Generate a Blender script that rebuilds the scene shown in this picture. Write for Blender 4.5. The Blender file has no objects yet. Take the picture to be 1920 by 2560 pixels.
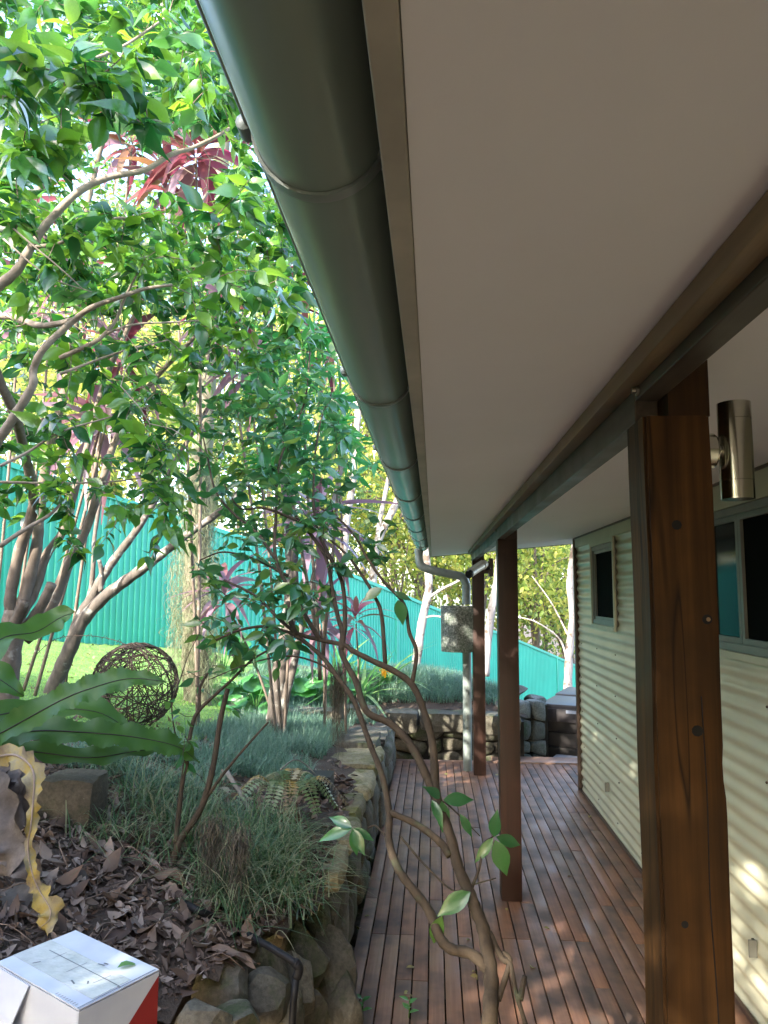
import bpy, bmesh, math, random
import numpy as np
from mathutils import Matrix, Vector
random.seed(7); RNG = np.random.default_rng(11)
S = bpy.context.scene; COL = S.collection
# ------------------------------------------------------------------ camera
F, YAW, PIT, ROL, H = 1830.7, .0680, .1093, .0054, 1.78
fw = np.array([-math.sin(YAW)*math.cos(PIT), math.cos(YAW)*math.cos(PIT), math.sin(PIT)])
rt = np.array([math.cos(YAW), math.sin(YAW), 0.0]); up = np.cross(rt, fw)
c_, s_ = math.cos(ROL), math.sin(ROL); rt, up = c_*rt+s_*up, -s_*rt+c_*up
cam = bpy.data.cameras.new('camera'); camo = bpy.data.objects.new('camera', cam); COL.objects.link(camo)
cam.sensor_fit = 'VERTICAL'; cam.sensor_height = 36; cam.sensor_width = 27; cam.lens = F/2560*36
cam.clip_start = .05; cam.clip_end = 400
M = Matrix.Identity(4)
for i in range(3):
    M[i][0], M[i][1], M[i][2] = rt[i], up[i], -fw[i]
M[2][3] = H
camo.matrix_world = M; S.camera = camo
# ------------------------------------------------------------------ sky, sun, exposure
SUN = Vector((-.47, -.74, .49)).normalized()
w = bpy.data.worlds.new('World'); S.world = w; w.use_nodes = True
nt = w.node_tree; bg = nt.nodes['Background']
sky = nt.nodes.new('ShaderNodeTexSky'); sky.sky_type = 'NISHITA'; sky.sun_disc = False
sky.sun_elevation = math.asin(SUN.z); sky.sun_rotation = math.atan2(SUN.x, SUN.y)
sky.air_density = 1.0; sky.dust_density = 2.0; sky.ozone_density = 1.0
nt.links.new(sky.outputs[0], bg.inputs[0]); bg.inputs[1].default_value = .15
sl = bpy.data.lights.new('sun', 'SUN'); sl.energy = 2.35; sl.angle = math.radians(.6); sl.color = (1, .93, .80)
so = bpy.data.objects.new('sun', sl); COL.objects.link(so); so.rotation_euler = SUN.to_track_quat('Z', 'Y').to_euler()
S.view_settings.view_transform = 'Standard'; S.view_settings.look = 'None'
S.view_settings.exposure = 3.25; S.view_settings.gamma = 1
S.view_settings.use_curve_mapping = False
try:
    S.cycles.use_denoising = True; S.cycles.max_bounces = 10; S.cycles.diffuse_bounces = 6
    S.cycles.transmission_bounces = 6; S.cycles.sample_clamp_indirect = 6
except Exception: pass
# ------------------------------------------------------------------ helpers
O3 = np.array([0, 0, H])
def ray(x, y): return fw+rt*(x-960)/F-up*(y-1280)/F
def at(x, y, Y): d = ray(x, y); return O3+d*Y/d[1]
def atz(x, y, z): d = ray(x, y); return O3+d*(z-H)/d[2]
def atx(x, y, X): d = ray(x, y); return O3+d*X/d[0]
def px_of(P):
    d = np.asarray(P)-O3; k = d@fw
    return 960+F*(d@rt)/k, 1280-F*(d@up)/k, k
def tag(o, label=None, cat=None, group=None, kind=None):
    if label: o['label'] = label
    if cat: o['category'] = cat
    if group: o['group'] = group
    if kind: o['kind'] = kind
    return o
def empty(name, loc=(0, 0, 0), label=None, cat=None, group=None):
    o = bpy.data.objects.new(name, None); o.location = loc; o.empty_display_size = .1; COL.objects.link(o)
    return tag(o, label, cat, group)
def put(name, me, parent=None, loc=None):
    o = bpy.data.objects.new(name, me); COL.objects.link(o)
    if parent is not None:
        o.parent = parent
        if loc is None:                       # geometry is given in world space
            if parent.parent is None: o.matrix_parent_inverse = Matrix.Translation(parent.location).inverted()
    if loc is not None: o.location = loc
    return o
def mesh(name, V, Fc, mat, smooth=True, tint=None):
    me = bpy.data.meshes.new(name)
    me.from_pydata(V.tolist() if hasattr(V, 'tolist') else V, [], Fc.tolist() if hasattr(Fc, 'tolist') else Fc)
    if mat: me.materials.append(mat)
    if smooth: me.polygons.foreach_set('use_smooth', [True]*len(me.polygons))
    if tint is not None:
        a = me.attributes.new('tint', 'FLOAT', 'POINT'); a.data.foreach_set('value', np.asarray(tint, dtype=np.float32))
    me.update(); return me
class MB:
    def __init__(s): s.V = []; s.F = []; s.n = 0
    def add(s, V, Fc):
        V = [tuple(v) for v in V]; s.V += V; s.F += [tuple(i+s.n for i in f) for f in Fc]; s.n += len(V); return s
    def box(s, x0, x1, y0, y1, z0, z1, b=0):
        if b <= 0:
            V = [(x, y, z) for z in (z0, z1) for y in (y0, y1) for x in (x0, x1)]
            return s.add(V, [(0, 2, 3, 1), (4, 5, 7, 6), (0, 1, 5, 4), (2, 6, 7, 3), (0, 4, 6, 2), (1, 3, 7, 5)])
        bm = bmesh.new(); bmesh.ops.create_cube(bm, size=1)
        bmesh.ops.scale(bm, vec=(x1-x0, y1-y0, z1-z0), verts=bm.verts)
        bmesh.ops.translate(bm, vec=((x0+x1)/2, (y0+y1)/2, (z0+z1)/2), verts=bm.verts)
        bmesh.ops.bevel(bm, geom=bm.edges[:], offset=b, segments=2, affect='EDGES', profile=.6)
        bm.verts.index_update(); s.add([v.co[:] for v in bm.verts], [[v.index for v in f.verts] for f in bm.faces]); bm.free(); return s
    def tube(s, P, R, sides=6, cap=True):
        P = np.asarray(P, float); n = len(P)
        R = np.full(n, R) if np.isscalar(R) else np.asarray(R, float)
        T = np.gradient(P, axis=0); T /= np.linalg.norm(T, axis=1)[:, None]+1e-12
        a = np.array([0, 0, 1.0]) if abs(T[0][2]) < .9 else np.array([1.0, 0, 0])
        V = []
        for i in range(n):
            x = np.cross(a, T[i]); x /= np.linalg.norm(x)+1e-12; y = np.cross(T[i], x); a = y if abs(np.dot(y, T[i])) < .9 else a
            for k in range(sides):
                th = 2*math.pi*k/sides; V.append(P[i]+R[i]*(math.cos(th)*x+math.sin(th)*y))
        Fc = [(i*sides+k, i*sides+(k+1) % sides, (i+1)*sides+(k+1) % sides, (i+1)*sides+k) for i in range(n-1) for k in range(sides)]
        if cap: Fc += [tuple(range(sides))[::-1], tuple((n-1)*sides+k for k in range(sides))]
        return s.add(V, Fc)
    def lathe(s, c, axis, prof, sides=20):   # prof: (dist along axis, radius)
        c = np.asarray(c, float); ax = np.asarray(axis, float); ax /= np.linalg.norm(ax)
        a = np.array([0, 0, 1.0]) if abs(ax[2]) < .9 else np.array([1.0, 0, 0])
        x = np.cross(a, ax); x /= np.linalg.norm(x); y = np.cross(ax, x); V = []
        for d, r in prof:
            for k in range(sides):
                th = 2*math.pi*k/sides; V.append(c+ax*d+r*(math.cos(th)*x+math.sin(th)*y))
        n = len(prof)
        Fc = [(i*sides+k, i*sides+(k+1) % sides, (i+1)*sides+(k+1) % sides, (i+1)*sides+k) for i in range(n-1) for k in range(sides)]
        Fc += [tuple(range(sides))[::-1], tuple((n-1)*sides+k for k in range(sides))]
        return s.add(V, Fc)
    def obj(s, name, mat, parent=None, smooth=False, tint=None):
        return put(name, mesh(name, s.V, s.F, mat, smooth, tint), parent)
def autosmooth(o, ang=35):
    me = o.data
    try:
        me.set_sharp_from_angle(angle=math.radians(ang))
        me.polygons.foreach_set('use_smooth', [True]*len(me.polygons))
    except Exception: pass
    return o
def spline(P, k=6):
    P = np.asarray(P, float)
    if len(P) < 3: 
        t = np.linspace(0, 1, k+1)[:, None]; return P[0]*(1-t)+P[-1]*t
    Q = np.vstack([2*P[0]-P[1], P, 2*P[-1]-P[-2]]); out = []
    for i in range(1, len(Q)-2):
        for j in range(k):
            t = j/k; a, b, c, d = Q[i-1], Q[i], Q[i+1], Q[i+2]
            out.append(.5*((2*b)+(-a+c)*t+(2*a-5*b+4*c-d)*t*t+(-a+3*b-3*c+d)*t**3))
    out.append(P[-1]); return np.array(out)
def unit(a): a = np.asarray(a, float); return a/(np.linalg.norm(a, axis=-1, keepdims=True)+1e-12)
# ------------------------------------------------------------------ materials
class N:
    def __init__(s, name):
        s.m = bpy.data.materials.new(name); s.m.use_nodes = True; s.t = s.m.node_tree; s.b = s.t.nodes['Principled BSDF']
        s.out = s.t.nodes['Material Output']
    def n(s, k, **kw):
        x = s.t.nodes.new('ShaderNode'+k)
        for a, b in kw.items(): setattr(x, a, b)
        return x
    def l(s, a, b): s.t.links.new(a, b)
    def ramp(s, fac, stops):
        r = s.n('ValToRGB'); e = r.color_ramp.elements
        while len(e) < len(stops): e.new(.5)
        for i, (p, c) in enumerate(stops): e[i].position = p; e[i].color = (*c, 1) if len(c) == 3 else c
        s.l(fac, r.inputs[0]); return r.outputs[0]
    def coord(s, scale=(1, 1, 1), obj=True):
        tc = s.n('TexCoord'); mp = s.n('Mapping'); mp.inputs['Scale'].default_value = scale
        s.l(tc.outputs['Object' if obj else 'Generated'], mp.inputs[0]); return mp.outputs[0]
    def noise(s, vec, scale, detail=4, rough=.55):
        x = s.n('TexNoise'); x.inputs['Scale'].default_value = scale; x.inputs['Detail'].default_value = detail
        x.inputs['Roughness'].default_value = rough
        if vec is not None: s.l(vec, x.inputs['Vector'])
        return x.outputs['Fac']
    def mix(s, f, a, b, mode='MIX'):
        x = s.n('Mix'); x.data_type = 'RGBA'; x.blend_type = mode
        for i, v in ((0, f), (6, a), (7, b)):
            if hasattr(v, 'links'): s.l(v, x.inputs[i])
            else: x.inputs[i].default_value = v if i == 0 else (*v, 1)
        return x.outputs[2]
    def math(s, op, a, b=0):
        x = s.n('Math'); x.operation = op
        for i, v in ((0, a), (1, b)):
            if hasattr(v, 'links'): s.l(v, x.inputs[i])
            else: x.inputs[i].default_value = v
        return x.outputs[0]
    def base(s, c): s.l(c, s.b.inputs['Base Color']) if hasattr(c, 'links') else setattr(s.b.inputs['Base Color'], 'default_value', (*c, 1))
    def rough(s, r): s.l(r, s.b.inputs['Roughness']) if hasattr(r, 'links') else setattr(s.b.inputs['Roughness'], 'default_value', r)
    def bump(s, h, st=.3, d=.01):
        b = s.n('Bump'); b.inputs['Strength'].default_value = st; b.inputs['Distance'].default_value = d
        s.l(h, b.inputs['Height']); s.l(b.outputs[0], s.b.inputs['Normal'])
    def rnd(s):                               # per piece: object random plus the leaf's own tint
        oi = s.n('ObjectInfo'); at_ = s.n('Attribute'); at_.attribute_name = 'tint'
        return s.math('FRACT', s.math('ADD', oi.outputs['Random'], at_.outputs['Fac']))
def paint(name, c, r=.5, var=.12, scale=6, bump=0, spec=.5, metal=0):
    m = N(name); v = m.coord(); f = m.noise(v, scale)
    d = tuple(x*(1-var*1.6) for x in c); e = tuple(min(1, x*(1+var)) for x in c)
    m.base(m.ramp(f, [(.3, d), (.7, e)])); m.rough(r); m.b.inputs['Specular IOR Level'].default_value = spec
    m.b.inputs['Metallic'].default_value = metal
    if bump: m.bump(m.noise(v, scale*8), bump, .004)
    return m.m
def wood(name, c1, c2, axis, r=.45, grain=60, knots=False, rvar=.3, dirt=None):
    m = N(name); sc = [grain]*3; sc[axis] = grain*.03
    tc = m.n('TexCoord'); oi = m.n('ObjectInfo')
    cb = m.n('CombineXYZ'); k = m.math('MULTIPLY', oi.outputs['Random'], 37.0)
    for i in range(3): m.l(k, cb.inputs[i])
    add = m.n('VectorMath'); add.operation = 'ADD'; m.l(tc.outputs['Object'], add.inputs[0]); m.l(cb.outputs[0], add.inputs[1])
    mp = m.n('Mapping'); mp.inputs['Scale'].default_value = sc; m.l(add.outputs[0], mp.inputs[0])
    f = m.noise(mp.outputs[0], 1, 6, .6); f2 = m.noise(add.outputs[0], 3.5, 4)
    col = m.ramp(f, [(.30, c1), (.72, c2)])
    vr = m.math('MULTIPLY_ADD', oi.outputs['Random'], rvar); vr.node.inputs[2].default_value = 1-rvar*.55
    hsv = m.n('HueSaturation'); m.l(col, hsv.inputs['Color']); m.l(vr, hsv.inputs['Value']); col = hsv.outputs[0]
    if dirt: col = m.mix(m.ramp(f2, [(.45, (0, 0, 0)), (.68, (1, 1, 1))]), col, dirt)
    else: col = m.mix(m.ramp(f2, [(.35, (.75,)*3), (.65, (0,)*3)]), col, tuple(x*.6 for x in c1))
    if knots:
        mp2 = m.n('Mapping'); s2 = [5.2]*3; s2[axis] = 2.3; mp2.inputs['Scale'].default_value = s2; m.l(add.outputs[0], mp2.inputs[0])
        vo = m.n('TexVoronoi'); vo.inputs['Scale'].default_value = 1.0; vo.inputs['Randomness'].default_value = 1; m.l(mp2.outputs[0], vo.inputs['Vector'])
        kf = m.ramp(vo.outputs['Distance'], [(.06, (1, 1, 1)), (.15, (0, 0, 0))])
        col = m.mix(kf, col, (.012, .006, .003))
        mp3 = m.n('Mapping'); s3 = [9]*3; s3[axis] = .5; mp3.inputs['Scale'].default_value = s3; m.l(add.outputs[0], mp3.inputs[0])
        cr = m.noise(mp3.outputs[0], 1.3, 2)
        col = m.mix(m.ramp(cr, [(.485, (0, 0, 0)), (.5, (1, 1, 1)), (.515, (0, 0, 0))]), col, tuple(x*.45 for x in c1))
    m.base(col); m.rough(m.ramp(f2, [(.3, (r-.12,)*3), (.7, (r+.18,)*3)])); m.bump(f, .25, .003)
    return m.m
def leafm(name, cols, rough=.35, trans=.35, tcol=None, spec=.5, vein=False):
    m = N(name); r = m.rnd(); n = len(cols)
    col = m.ramp(r, [(i/max(1, n-1), c) for i, c in enumerate(cols)])
    f = m.noise(m.coord(), 25, 3); col = m.mix(m.math('MULTIPLY', f, .35), col, tuple(x*.45 for x in cols[0]))
    m.base(col); m.rough(rough); m.b.inputs['Specular IOR Level'].default_value = spec
    if spec > .65: m.b.inputs['Coat Weight'].default_value = .5; m.b.inputs['Coat Roughness'].default_value = .15
    if trans:
        tr = m.n('BsdfTranslucent'); ms = m.n('MixShader'); ms.inputs[0].default_value = trans
        hs = m.n('HueSaturation'); hs.inputs['Saturation'].default_value = 1.05; hs.inputs['Value'].default_value = 2.3; hs.inputs['Hue'].default_value = .482
        if tcol: hs.inputs['Hue'].default_value = tcol
        m.l(col, hs.inputs['Color']); m.l(hs.outputs[0], tr.inputs[0])
        m.l(m.b.outputs[0], ms.inputs[1]); m.l(tr.outputs[0], ms.inputs[2]); m.l(ms.outputs[0], m.out.inputs[0])
    return m.m
def patchy(name, stops, sc=9):
    m = N(name); m.base(m.ramp(m.noise(m.coord(), sc, 6, .7), stops)); m.rough(.75); m.bump(m.noise(m.coord(), 40, 4), .4, .006); return m.m
def barkm(name, c1, c2, scale=18, stretch=.35, lichen=None, lich=.55):
    m = N(name); v = m.coord((1, 1, stretch)); f = m.noise(v, scale, 6, .65)
    col = m.ramp(f, [(.3, c1), (.7, c2)])
    if lichen: col = m.mix(m.ramp(m.noise(m.coord(), scale*.6, 5), [(lich, (0, 0, 0)), (lich+.08, (1, 1, 1))]), col, lichen)
    m.base(col); m.rough(.9); m.bump(f, .5, .01); return m.m
def stonem(name, cols, moss=None, msc=3.0, mth=.55):
    m = N(name); tc = m.n('TexCoord'); oi = m.n('ObjectInfo'); cb = m.n('CombineXYZ'); k = m.math('MULTIPLY', oi.outputs['Random'], 31.0)
    for i in range(3): m.l(k, cb.inputs[i])
    ad = m.n('VectorMath'); ad.operation = 'ADD'; m.l(tc.outputs['Object'], ad.inputs[0]); m.l(cb.outputs[0], ad.inputs[1]); v = ad.outputs[0]
    f = m.noise(v, 7, 8, .65); f2 = m.noise(v, 60, 5, .7)
    col = m.ramp(f, [(.28, cols[0]), (.5, cols[1]), (.74, cols[2])])
    h = m.n('HueSaturation'); m.l(col, h.inputs['Color'])
    vr = m.math('MULTIPLY_ADD', oi.outputs['Random'], .6); vr.node.inputs[2].default_value = .7; m.l(vr, h.inputs['Value']); col = h.outputs[0]
    if moss: col = m.mix(m.ramp(m.noise(v, msc, 6, .7), [(mth, (0, 0, 0)), (mth+.12, (1, 1, 1))]), col, moss)
    sp = m.ramp(f2, [(.35, (.6,)*3), (.6, (1, 1, 1))]); col = m.mix(1.0, col, sp, 'MULTIPLY')
    m.base(col); m.rough(.92)
    hh = m.math('ADD', m.math('MULTIPLY', f2, .35), f); m.bump(hh, .7, .02); return m.m
MT = {}
m = N('soffit_paint'); v = m.coord(); f = m.noise(v, 1.7, 5, .6); sp_ = m.n('TexVoronoi'); sp_.inputs['Scale'].default_value = 3.2; m.l(v, sp_.inputs['Vector'])
cc_ = m.mix(m.ramp(f, [(.35, (0, 0, 0)), (.75, (.5, .5, .5))]), (.84, .82, .85), (.76, .735, .75)); cc_ = m.mix(m.ramp(sp_.outputs['Distance'], [(.012, (1, 1, 1)), (.022, (0, 0, 0))]), cc_, (.16, .13, .11))
m.base(cc_); m.rough(.65); m.bump(m.noise(v, 90, 3), .08, .003); MT['soffit'] = m.m
m = N('gutter_paint'); f = m.noise(m.coord((14, .7, 14)), 1, 6, .6); g = m.noise(m.coord(), 9, 5)
m.base(m.mix(m.ramp(g, [(.6, (0, 0, 0)), (.85, (.35, .35, .35))]), m.ramp(f, [(.3, (.20, .26, .225)), (.7, (.225, .285, .25))]), (.17, .20, .17))); m.rough(.27); MT['gutter'] = m.m
MT['fascia'] = paint('fascia_paint', (.40, .37, .31), .6, .12, 9)
MT['wall'] = paint('corrugated_paint', (.50, .485, .36), .38, .07, 2.2, spec=.5)
MT['trimc'] = paint('cream_trim_paint', (.43, .42, .31), .5, .06, 5)
MT['frame'] = paint('window_frame_paint', (.16, .165, .15), .45, .1, 8)
MT['browntrim'] = paint('brown_trim_paint', (.075, .045, .034), .45, .15, 8)
MT['pipe'] = paint('downpipe_paint', (.20, .235, .225), .4, .15, 9, spec=.5)
MT['fence'] = paint('fence_paint', (.03, .39, .29), .45, .06, 2)
MT['fencedark'] = paint('fence_rail_paint', (.025, .33, .25), .45, .06, 2)
MT['roof'] = paint('roof_paint', (.15, .19, .16), .4, .1, 3)
MT['black'] = paint('black_plastic', (.010, .010, .012), .6, .2, 12, spec=.25)
MT['white'] = paint('white_plastic', (.62, .58, .52), .35, .04, 8)
MT['bolt'] = paint('galvanised_bolt', (.25, .22, .18), .4, .2, 30, metal=.7)
MT['tub'] = paint('tub_panel', (.036, .030, .029), .5, .15, 9)
MT['tubtop'] = paint('tub_vinyl', (.040, .034, .036), .45, .15, 14, bump=.2)
MT['tubgrey'] = paint('tub_step_plastic', (.42, .42, .46), .45, .06, 9)
MT['tape'] = paint('pale_label_film', (.45, .47, .55), .3, .05, 9)
MT['rust'] = paint('rusty_wire', (.045, .028, .02), .8, .3, 40)
MT['steel'] = N('brushed_steel').m
_s = MT['steel'].node_tree.nodes['Principled BSDF']; _s.inputs['Base Color'].default_value = (.55, .54, .48, 1); _s.inputs['Metallic'].default_value = 1; _s.inputs['Roughness'].default_value = .16
MT['screen'] = N('fly_screen').m
_s = MT['screen'].node_tree.nodes['Principled BSDF']; _s.inputs['Base Color'].default_value = (.005, .006, .006, 1); _s.inputs['Roughness'].default_value = .9; _s.inputs['Specular IOR Level'].default_value = .03
MT['glass'] = N('window_glass').m
_s = MT['glass'].node_tree.nodes['Principled BSDF']; _s.inputs['Base Color'].default_value = (.012, .018, .018, 1); _s.inputs['Roughness'].default_value = .08; _s.inputs['Specular IOR Level'].default_value = .06
MT['deck'] = wood('deck_timber', (.18, .083, .048), (.27, .142, .088), 1, .50, 70, rvar=.25, dirt=(.085, .062, .053))
MT['deck'].node_tree.nodes['Principled BSDF'].inputs['Specular IOR Level'].default_value = .32
MT['deckx'] = wood('deck_border_timber', (.24, .14, .10), (.36, .23, .17), 0, .4, 70)
MT['joist'] = wood('joist_timber', (.03, .02, .015), (.06, .04, .03), 0, .8, 40)
MT['post'] = wood('post_timber', (.030, .0125, .003), (.115, .051, .0125), 2, .58, 46, knots=True, rvar=.15)
MT['post'].node_tree.nodes['Principled BSDF'].inputs['Specular IOR Level'].default_value = .22
MT['post2'] = wood('red_post_timber', (.028, .0105, .0065), (.062, .024, .015), 2, .5, 46, rvar=.15)
MT['beam'] = wood('beam_timber', (.050, .036, .026), (.110, .084, .062), 1, .45, 46, rvar=.1)
MT['strip'] = wood('strip_timber', (.20, .135, .07), (.32, .23, .13), 1, .5, 46)
# speckled drum
m = N('speckled_drum'); v = m.coord(); a = m.noise(v, 55, 3, .7); b = m.noise(v, 6, 4)
c0 = m.ramp(a, [(.36, (.045, .05, .046)), (.5, (.115, .128, .112)), (.64, (.25, .265, .245))])
m.base(m.mix(m.ramp(b, [(.5, (0,)*3), (.7, (.6,)*3)]), c0, (.03, .07, .025))); m.rough(.75); m.bump(a, .3, .004); MT['drum'] = m.m
# cardboard
m = N('white_board'); v = m.coord(); f = m.noise(v, 9, 5)
m.base(m.ramp(f, [(.3, (.50, .52, .60)), (.7, (.60, .62, .68))])); m.rough(.55); MT['board'] = m.m
m = N('packing_tape'); f = m.noise(m.coord(), 22, 3); m.base(m.ramp(f, [(.3, (.46, .48, .48)), (.7, (.58, .60, .60))])); m.rough(.18); m.bump(f, .5, .01); MT['ptape'] = m.m
MT['red'] = paint('red_print', (.30, .020, .020), .5, .08, 12)
MT['ink'] = paint('ink', (.14, .15, .17), .7, .2, 12)
MT['craft'] = paint('brown_cardboard', (.48, .32, .20), .8, .1, 12)
# leaves, bark, soil, stone
MT['camellia'] = leafm('camellia_leaf', [(.012, .062, .018), (.022, .095, .026), (.040, .14, .028), (.07, .20, .026), (.12, .26, .028), (.13, .25, .035)], .24, .42, spec=.9)
MT['citrus'] = leafm('citrus_leaf', [(.028, .11, .045), (.034, .13, .05), (.045, .155, .05), (.06, .185, .045), (.13, .19, .03)], .32, .36, spec=.7)
MT['lance'] = leafm('lance_leaf', [(.03, .16, .05), (.045, .21, .06), (.07, .26, .05)], .4, .35)
MT['fern'] = leafm('fern_frond', [(.045, .115, .018), (.06, .14, .022)], .42, .30, spec=.35)
MT['deadfrond'] = patchy('dead_frond', [(.30, (.05, .03, .02)), (.41, (.14, .11, .085)), (.50, (.25, .20, .10)), (.57, (.30, .21, .04)), (.66, (.13, .09, .05)), (.78, (.20, .17, .13))], 5)
MT['greyfrond'] = patchy('grey_dead_frond', [(.3, (.04, .03, .025)), (.5, (.095, .075, .065)), (.7, (.17, .14, .125))])
MT['cordy'] = leafm('cordyline_leaf', [(.085, .022, .024), (.12, .03, .035), (.22, .035, .06), (.16, .065, .05), (.22, .14, .18), (.13, .085, .035), (.26, .06, .09)], .34, .35, spec=.6)
MT['cordyg'] = leafm('cordyline_bronze_leaf', [(.18, .10, .13), (.24, .17, .21), (.14, .05, .055), (.30, .20, .26)], .38, .3)
MT['strap'] = leafm('strap_leaf', [(.05, .17, .05), (.09, .25, .07), (.22, .34, .13)], .4, .35)
MT['bigleaf'] = leafm('broad_leaf', [(.05, .20, .06), (.07, .26, .07), (.10, .32, .08)], .35, .3)
MT['mondo'] = leafm('mondo_blade', [(.065, .145, .10), (.10, .20, .14), (.15, .26, .185), (.21, .32, .23)], .42, .2)
MT['lirio'] = leafm('liriope_blade', [(.03, .085, .036), (.055, .13, .05), (.10, .19, .075), (.22, .26, .14), (.34, .30, .18)], .4, .25)
MT['lawn'] = leafm('lawn_blade', [(.16, .34, .06), (.22, .42, .08), (.30, .46, .12)], .6, .35)
MT['litter'] = leafm('dead_leaf', [(.05, .028, .02), (.10, .06, .042), (.17, .115, .085), (.06, .035, .025), (.27, .19, .145), (.40, .32, .27), (.16, .085, .045), (.12, .08, .06)], .75, .08)
MT['deckleaf'] = leafm('deck_leaf', [(.35, .24, .10), (.22, .25, .06), (.28, .18, .11)], .6, .1)
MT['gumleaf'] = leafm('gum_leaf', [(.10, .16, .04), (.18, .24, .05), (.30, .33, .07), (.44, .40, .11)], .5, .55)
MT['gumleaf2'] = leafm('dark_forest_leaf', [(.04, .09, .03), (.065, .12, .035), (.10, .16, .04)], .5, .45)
MT['moss'] = leafm('hanging_moss_strand', [(.19, .21, .13), (.25, .27, .18), (.14, .16, .09)], .9, .3)
MT['greymoss'] = leafm('dry_moss_strand', [(.10, .085, .065), (.15, .13, .10)], .9, .1)
MT['flower'] = leafm('yellow_petal', [(.75, .42, .02), (.80, .52, .04)], .5, .3)
MT['bark'] = barkm('camellia_bark', (.10, .074, .056), (.21, .165, .13), 22, .5, (.28, .25, .215), .62)
MT['limb'] = barkm('pale_limb_bark', (.17, .132, .10), (.32, .26, .21), 20, 1, (.19, .15, .115), .6)
MT['twig'] = barkm('twig_bark', (.11, .07, .05), (.25, .18, .14), 30, 1)
MT['lichen'] = barkm('lichen_bark', (.055, .045, .04), (.15, .125, .105), 16, .5, (.28, .28, .255), .56)
MT['citbark'] = barkm('citrus_bark', (.026, .018, .011), (.068, .047, .028), 26, .4, (.048, .05, .027), .6)
MT['gumbark'] = barkm('white_gum_bark', (.17, .145, .13), (.36, .325, .30), 9, .25, (.09, .065, .05), .56)
MT['darkbark'] = barkm('forest_bark', (.06, .045, .035), (.17, .13, .10), 9, .25)
MT['mossbark'] = barkm('mossy_bark', (.10, .088, .06), (.20, .18, .125), 14, .4, (.14, .155, .09), .5)
MT['stone'] = stonem('garden_stone', [(.062, .054, .038), (.115, .102, .076), (.20, .185, .145)], (.050, .062, .024), 3.6, .50)
MT['mossstone'] = stonem('mossy_capstone', [(.16, .135, .075), (.25, .215, .125), (.36, .32, .22)], (.13, .125, .025), 3.6, .47)
MT['bluestone'] = stonem('grey_stone', [(.075, .083, .078), (.13, .14, .13), (.21, .22, .205)], (.045, .075, .04), 3.4, .56)
MT['block'] = stonem('sandstone', [(.070, .056, .038), (.115, .092, .062), (.17, .14, .095)], (.05, .055, .025), 4, .6)
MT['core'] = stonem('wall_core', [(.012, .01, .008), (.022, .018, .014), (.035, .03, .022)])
m = N('soil'); v = m.coord(); f = m.noise(v, 5, 8, .7); g = m.noise(v, 45, 5, .7)
m.base(m.ramp(m.math('MULTIPLY_ADD', g, .5), [(.15, (.018, .013, .010)), (.6, (.075, .052, .038))])); m.rough(.95); m.bump(g, .8, .03); MT['soil'] = m.m
MT['lawnsoil'] = paint('lawn_base', (.15, .27, .07), .95, .3, 12)
# ------------------------------------------------------------------ ground
CP = np.array([(-.45, 3.4, .50), (-.45, 4.5, .52), (-.45, 6, .50), (-.5, 7.2, .46), (-.5, 8.5, .45), (.2, 8.5, .46), (.7, 8.5, .45), (-.4, 9, .68), (.6, 9, .66),
 (.2, 10.4, .58), (1.0, 9.8, .30), (-.8, 4.5, .60), (-.9, 7, .50), (-2.06, 6.5, .72), (-2, 8, .66), (-4.4, 7.1, 1.32), (-3.2, 9, 1.07), (-1.23, 12.2, .26),
 (.18, 14.5, -.4), (1.46, 16.5, -.9), (3.7, 20.2, -1.88), (-6.5, 3.7, 1.75), (-9, 0, 2.1), (-2, 5, .88), (-2.2, 3.8, 1.0), (-1.4, 3.0, .79), (-1.2, 2.85, .70),
 (-1.35, 2.5, .72), (-.95, 1.95, .56), (-.66, 2.7, .52), (-.80, 2.4, .46), (-.62, 3.1, .52), (-1.5, 1.5, .62), (-1.0, 1.0, .40), (-3, 2, 1.1), (-2.5, .5, .8), (-4, -1, 1.0),
 (-1, 10, .70), (-3.5, 5, 1.15), (-1.3, 4, .78), (-1.3, 5.5, .68), (3, 14, -1.2), (6, 16, -2.2), (9, 30, -4), (-4, 14, .9), (-8, 12, 1.9), (0, 22, -1.5), (-8, 30, 0), (2.6, 10.5, -.3), (3.5, 12, -.7), (5, 9, -.3)])
def _phi(r2): return .5*r2*np.log(r2+1e-9)
_n = len(CP); _K = _phi(((CP[:, None, :2]-CP[None, :, :2])**2).sum(-1))+np.eye(_n)*.08
_Pm = np.hstack([np.ones((_n, 1)), CP[:, :2]]); _A = np.block([[_K, _Pm], [_Pm.T, np.zeros((3, 3))]])
_W = np.linalg.solve(_A, np.concatenate([CP[:, 2], np.zeros(3)]))
def G(x, y):                                   # thin plate surface through the surveyed points
    x = np.asarray(x, float); y = np.asarray(y, float); xc, yc = np.clip(x, -10, 10), np.clip(y, -2, 30)
    d2 = (xc[..., None]-CP[:, 0])**2+(yc[..., None]-CP[:, 1])**2
    return (_phi(d2)*_W[:_n]).sum(-1)+_W[_n]+_W[_n+1]*xc+_W[_n+2]*yc
def g1(x, y): return float(G(np.array(x), np.array(y)))
def ghit(px, py, lo=1.2, hi=22):
    d = ray(px, py); ts = np.linspace(lo, hi, 900); P = O3+ts[:, None]*d/d[1]
    below = P[:, 2] < G(P[:, 0], P[:, 1])
    i = int(np.argmax(below)) if below.any() else len(ts)-1
    return P[i]
def inbed(x, y):                              # planted ground (not deck, not house)
    return (x < -.44 and y > 3.3) or (y > 8.5 and x < 1.05) or (y > 10.6 and x < 8) or \
        (y <= 3.3 and x < min(-.44, -.44-(3.3-y)*.42))
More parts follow.
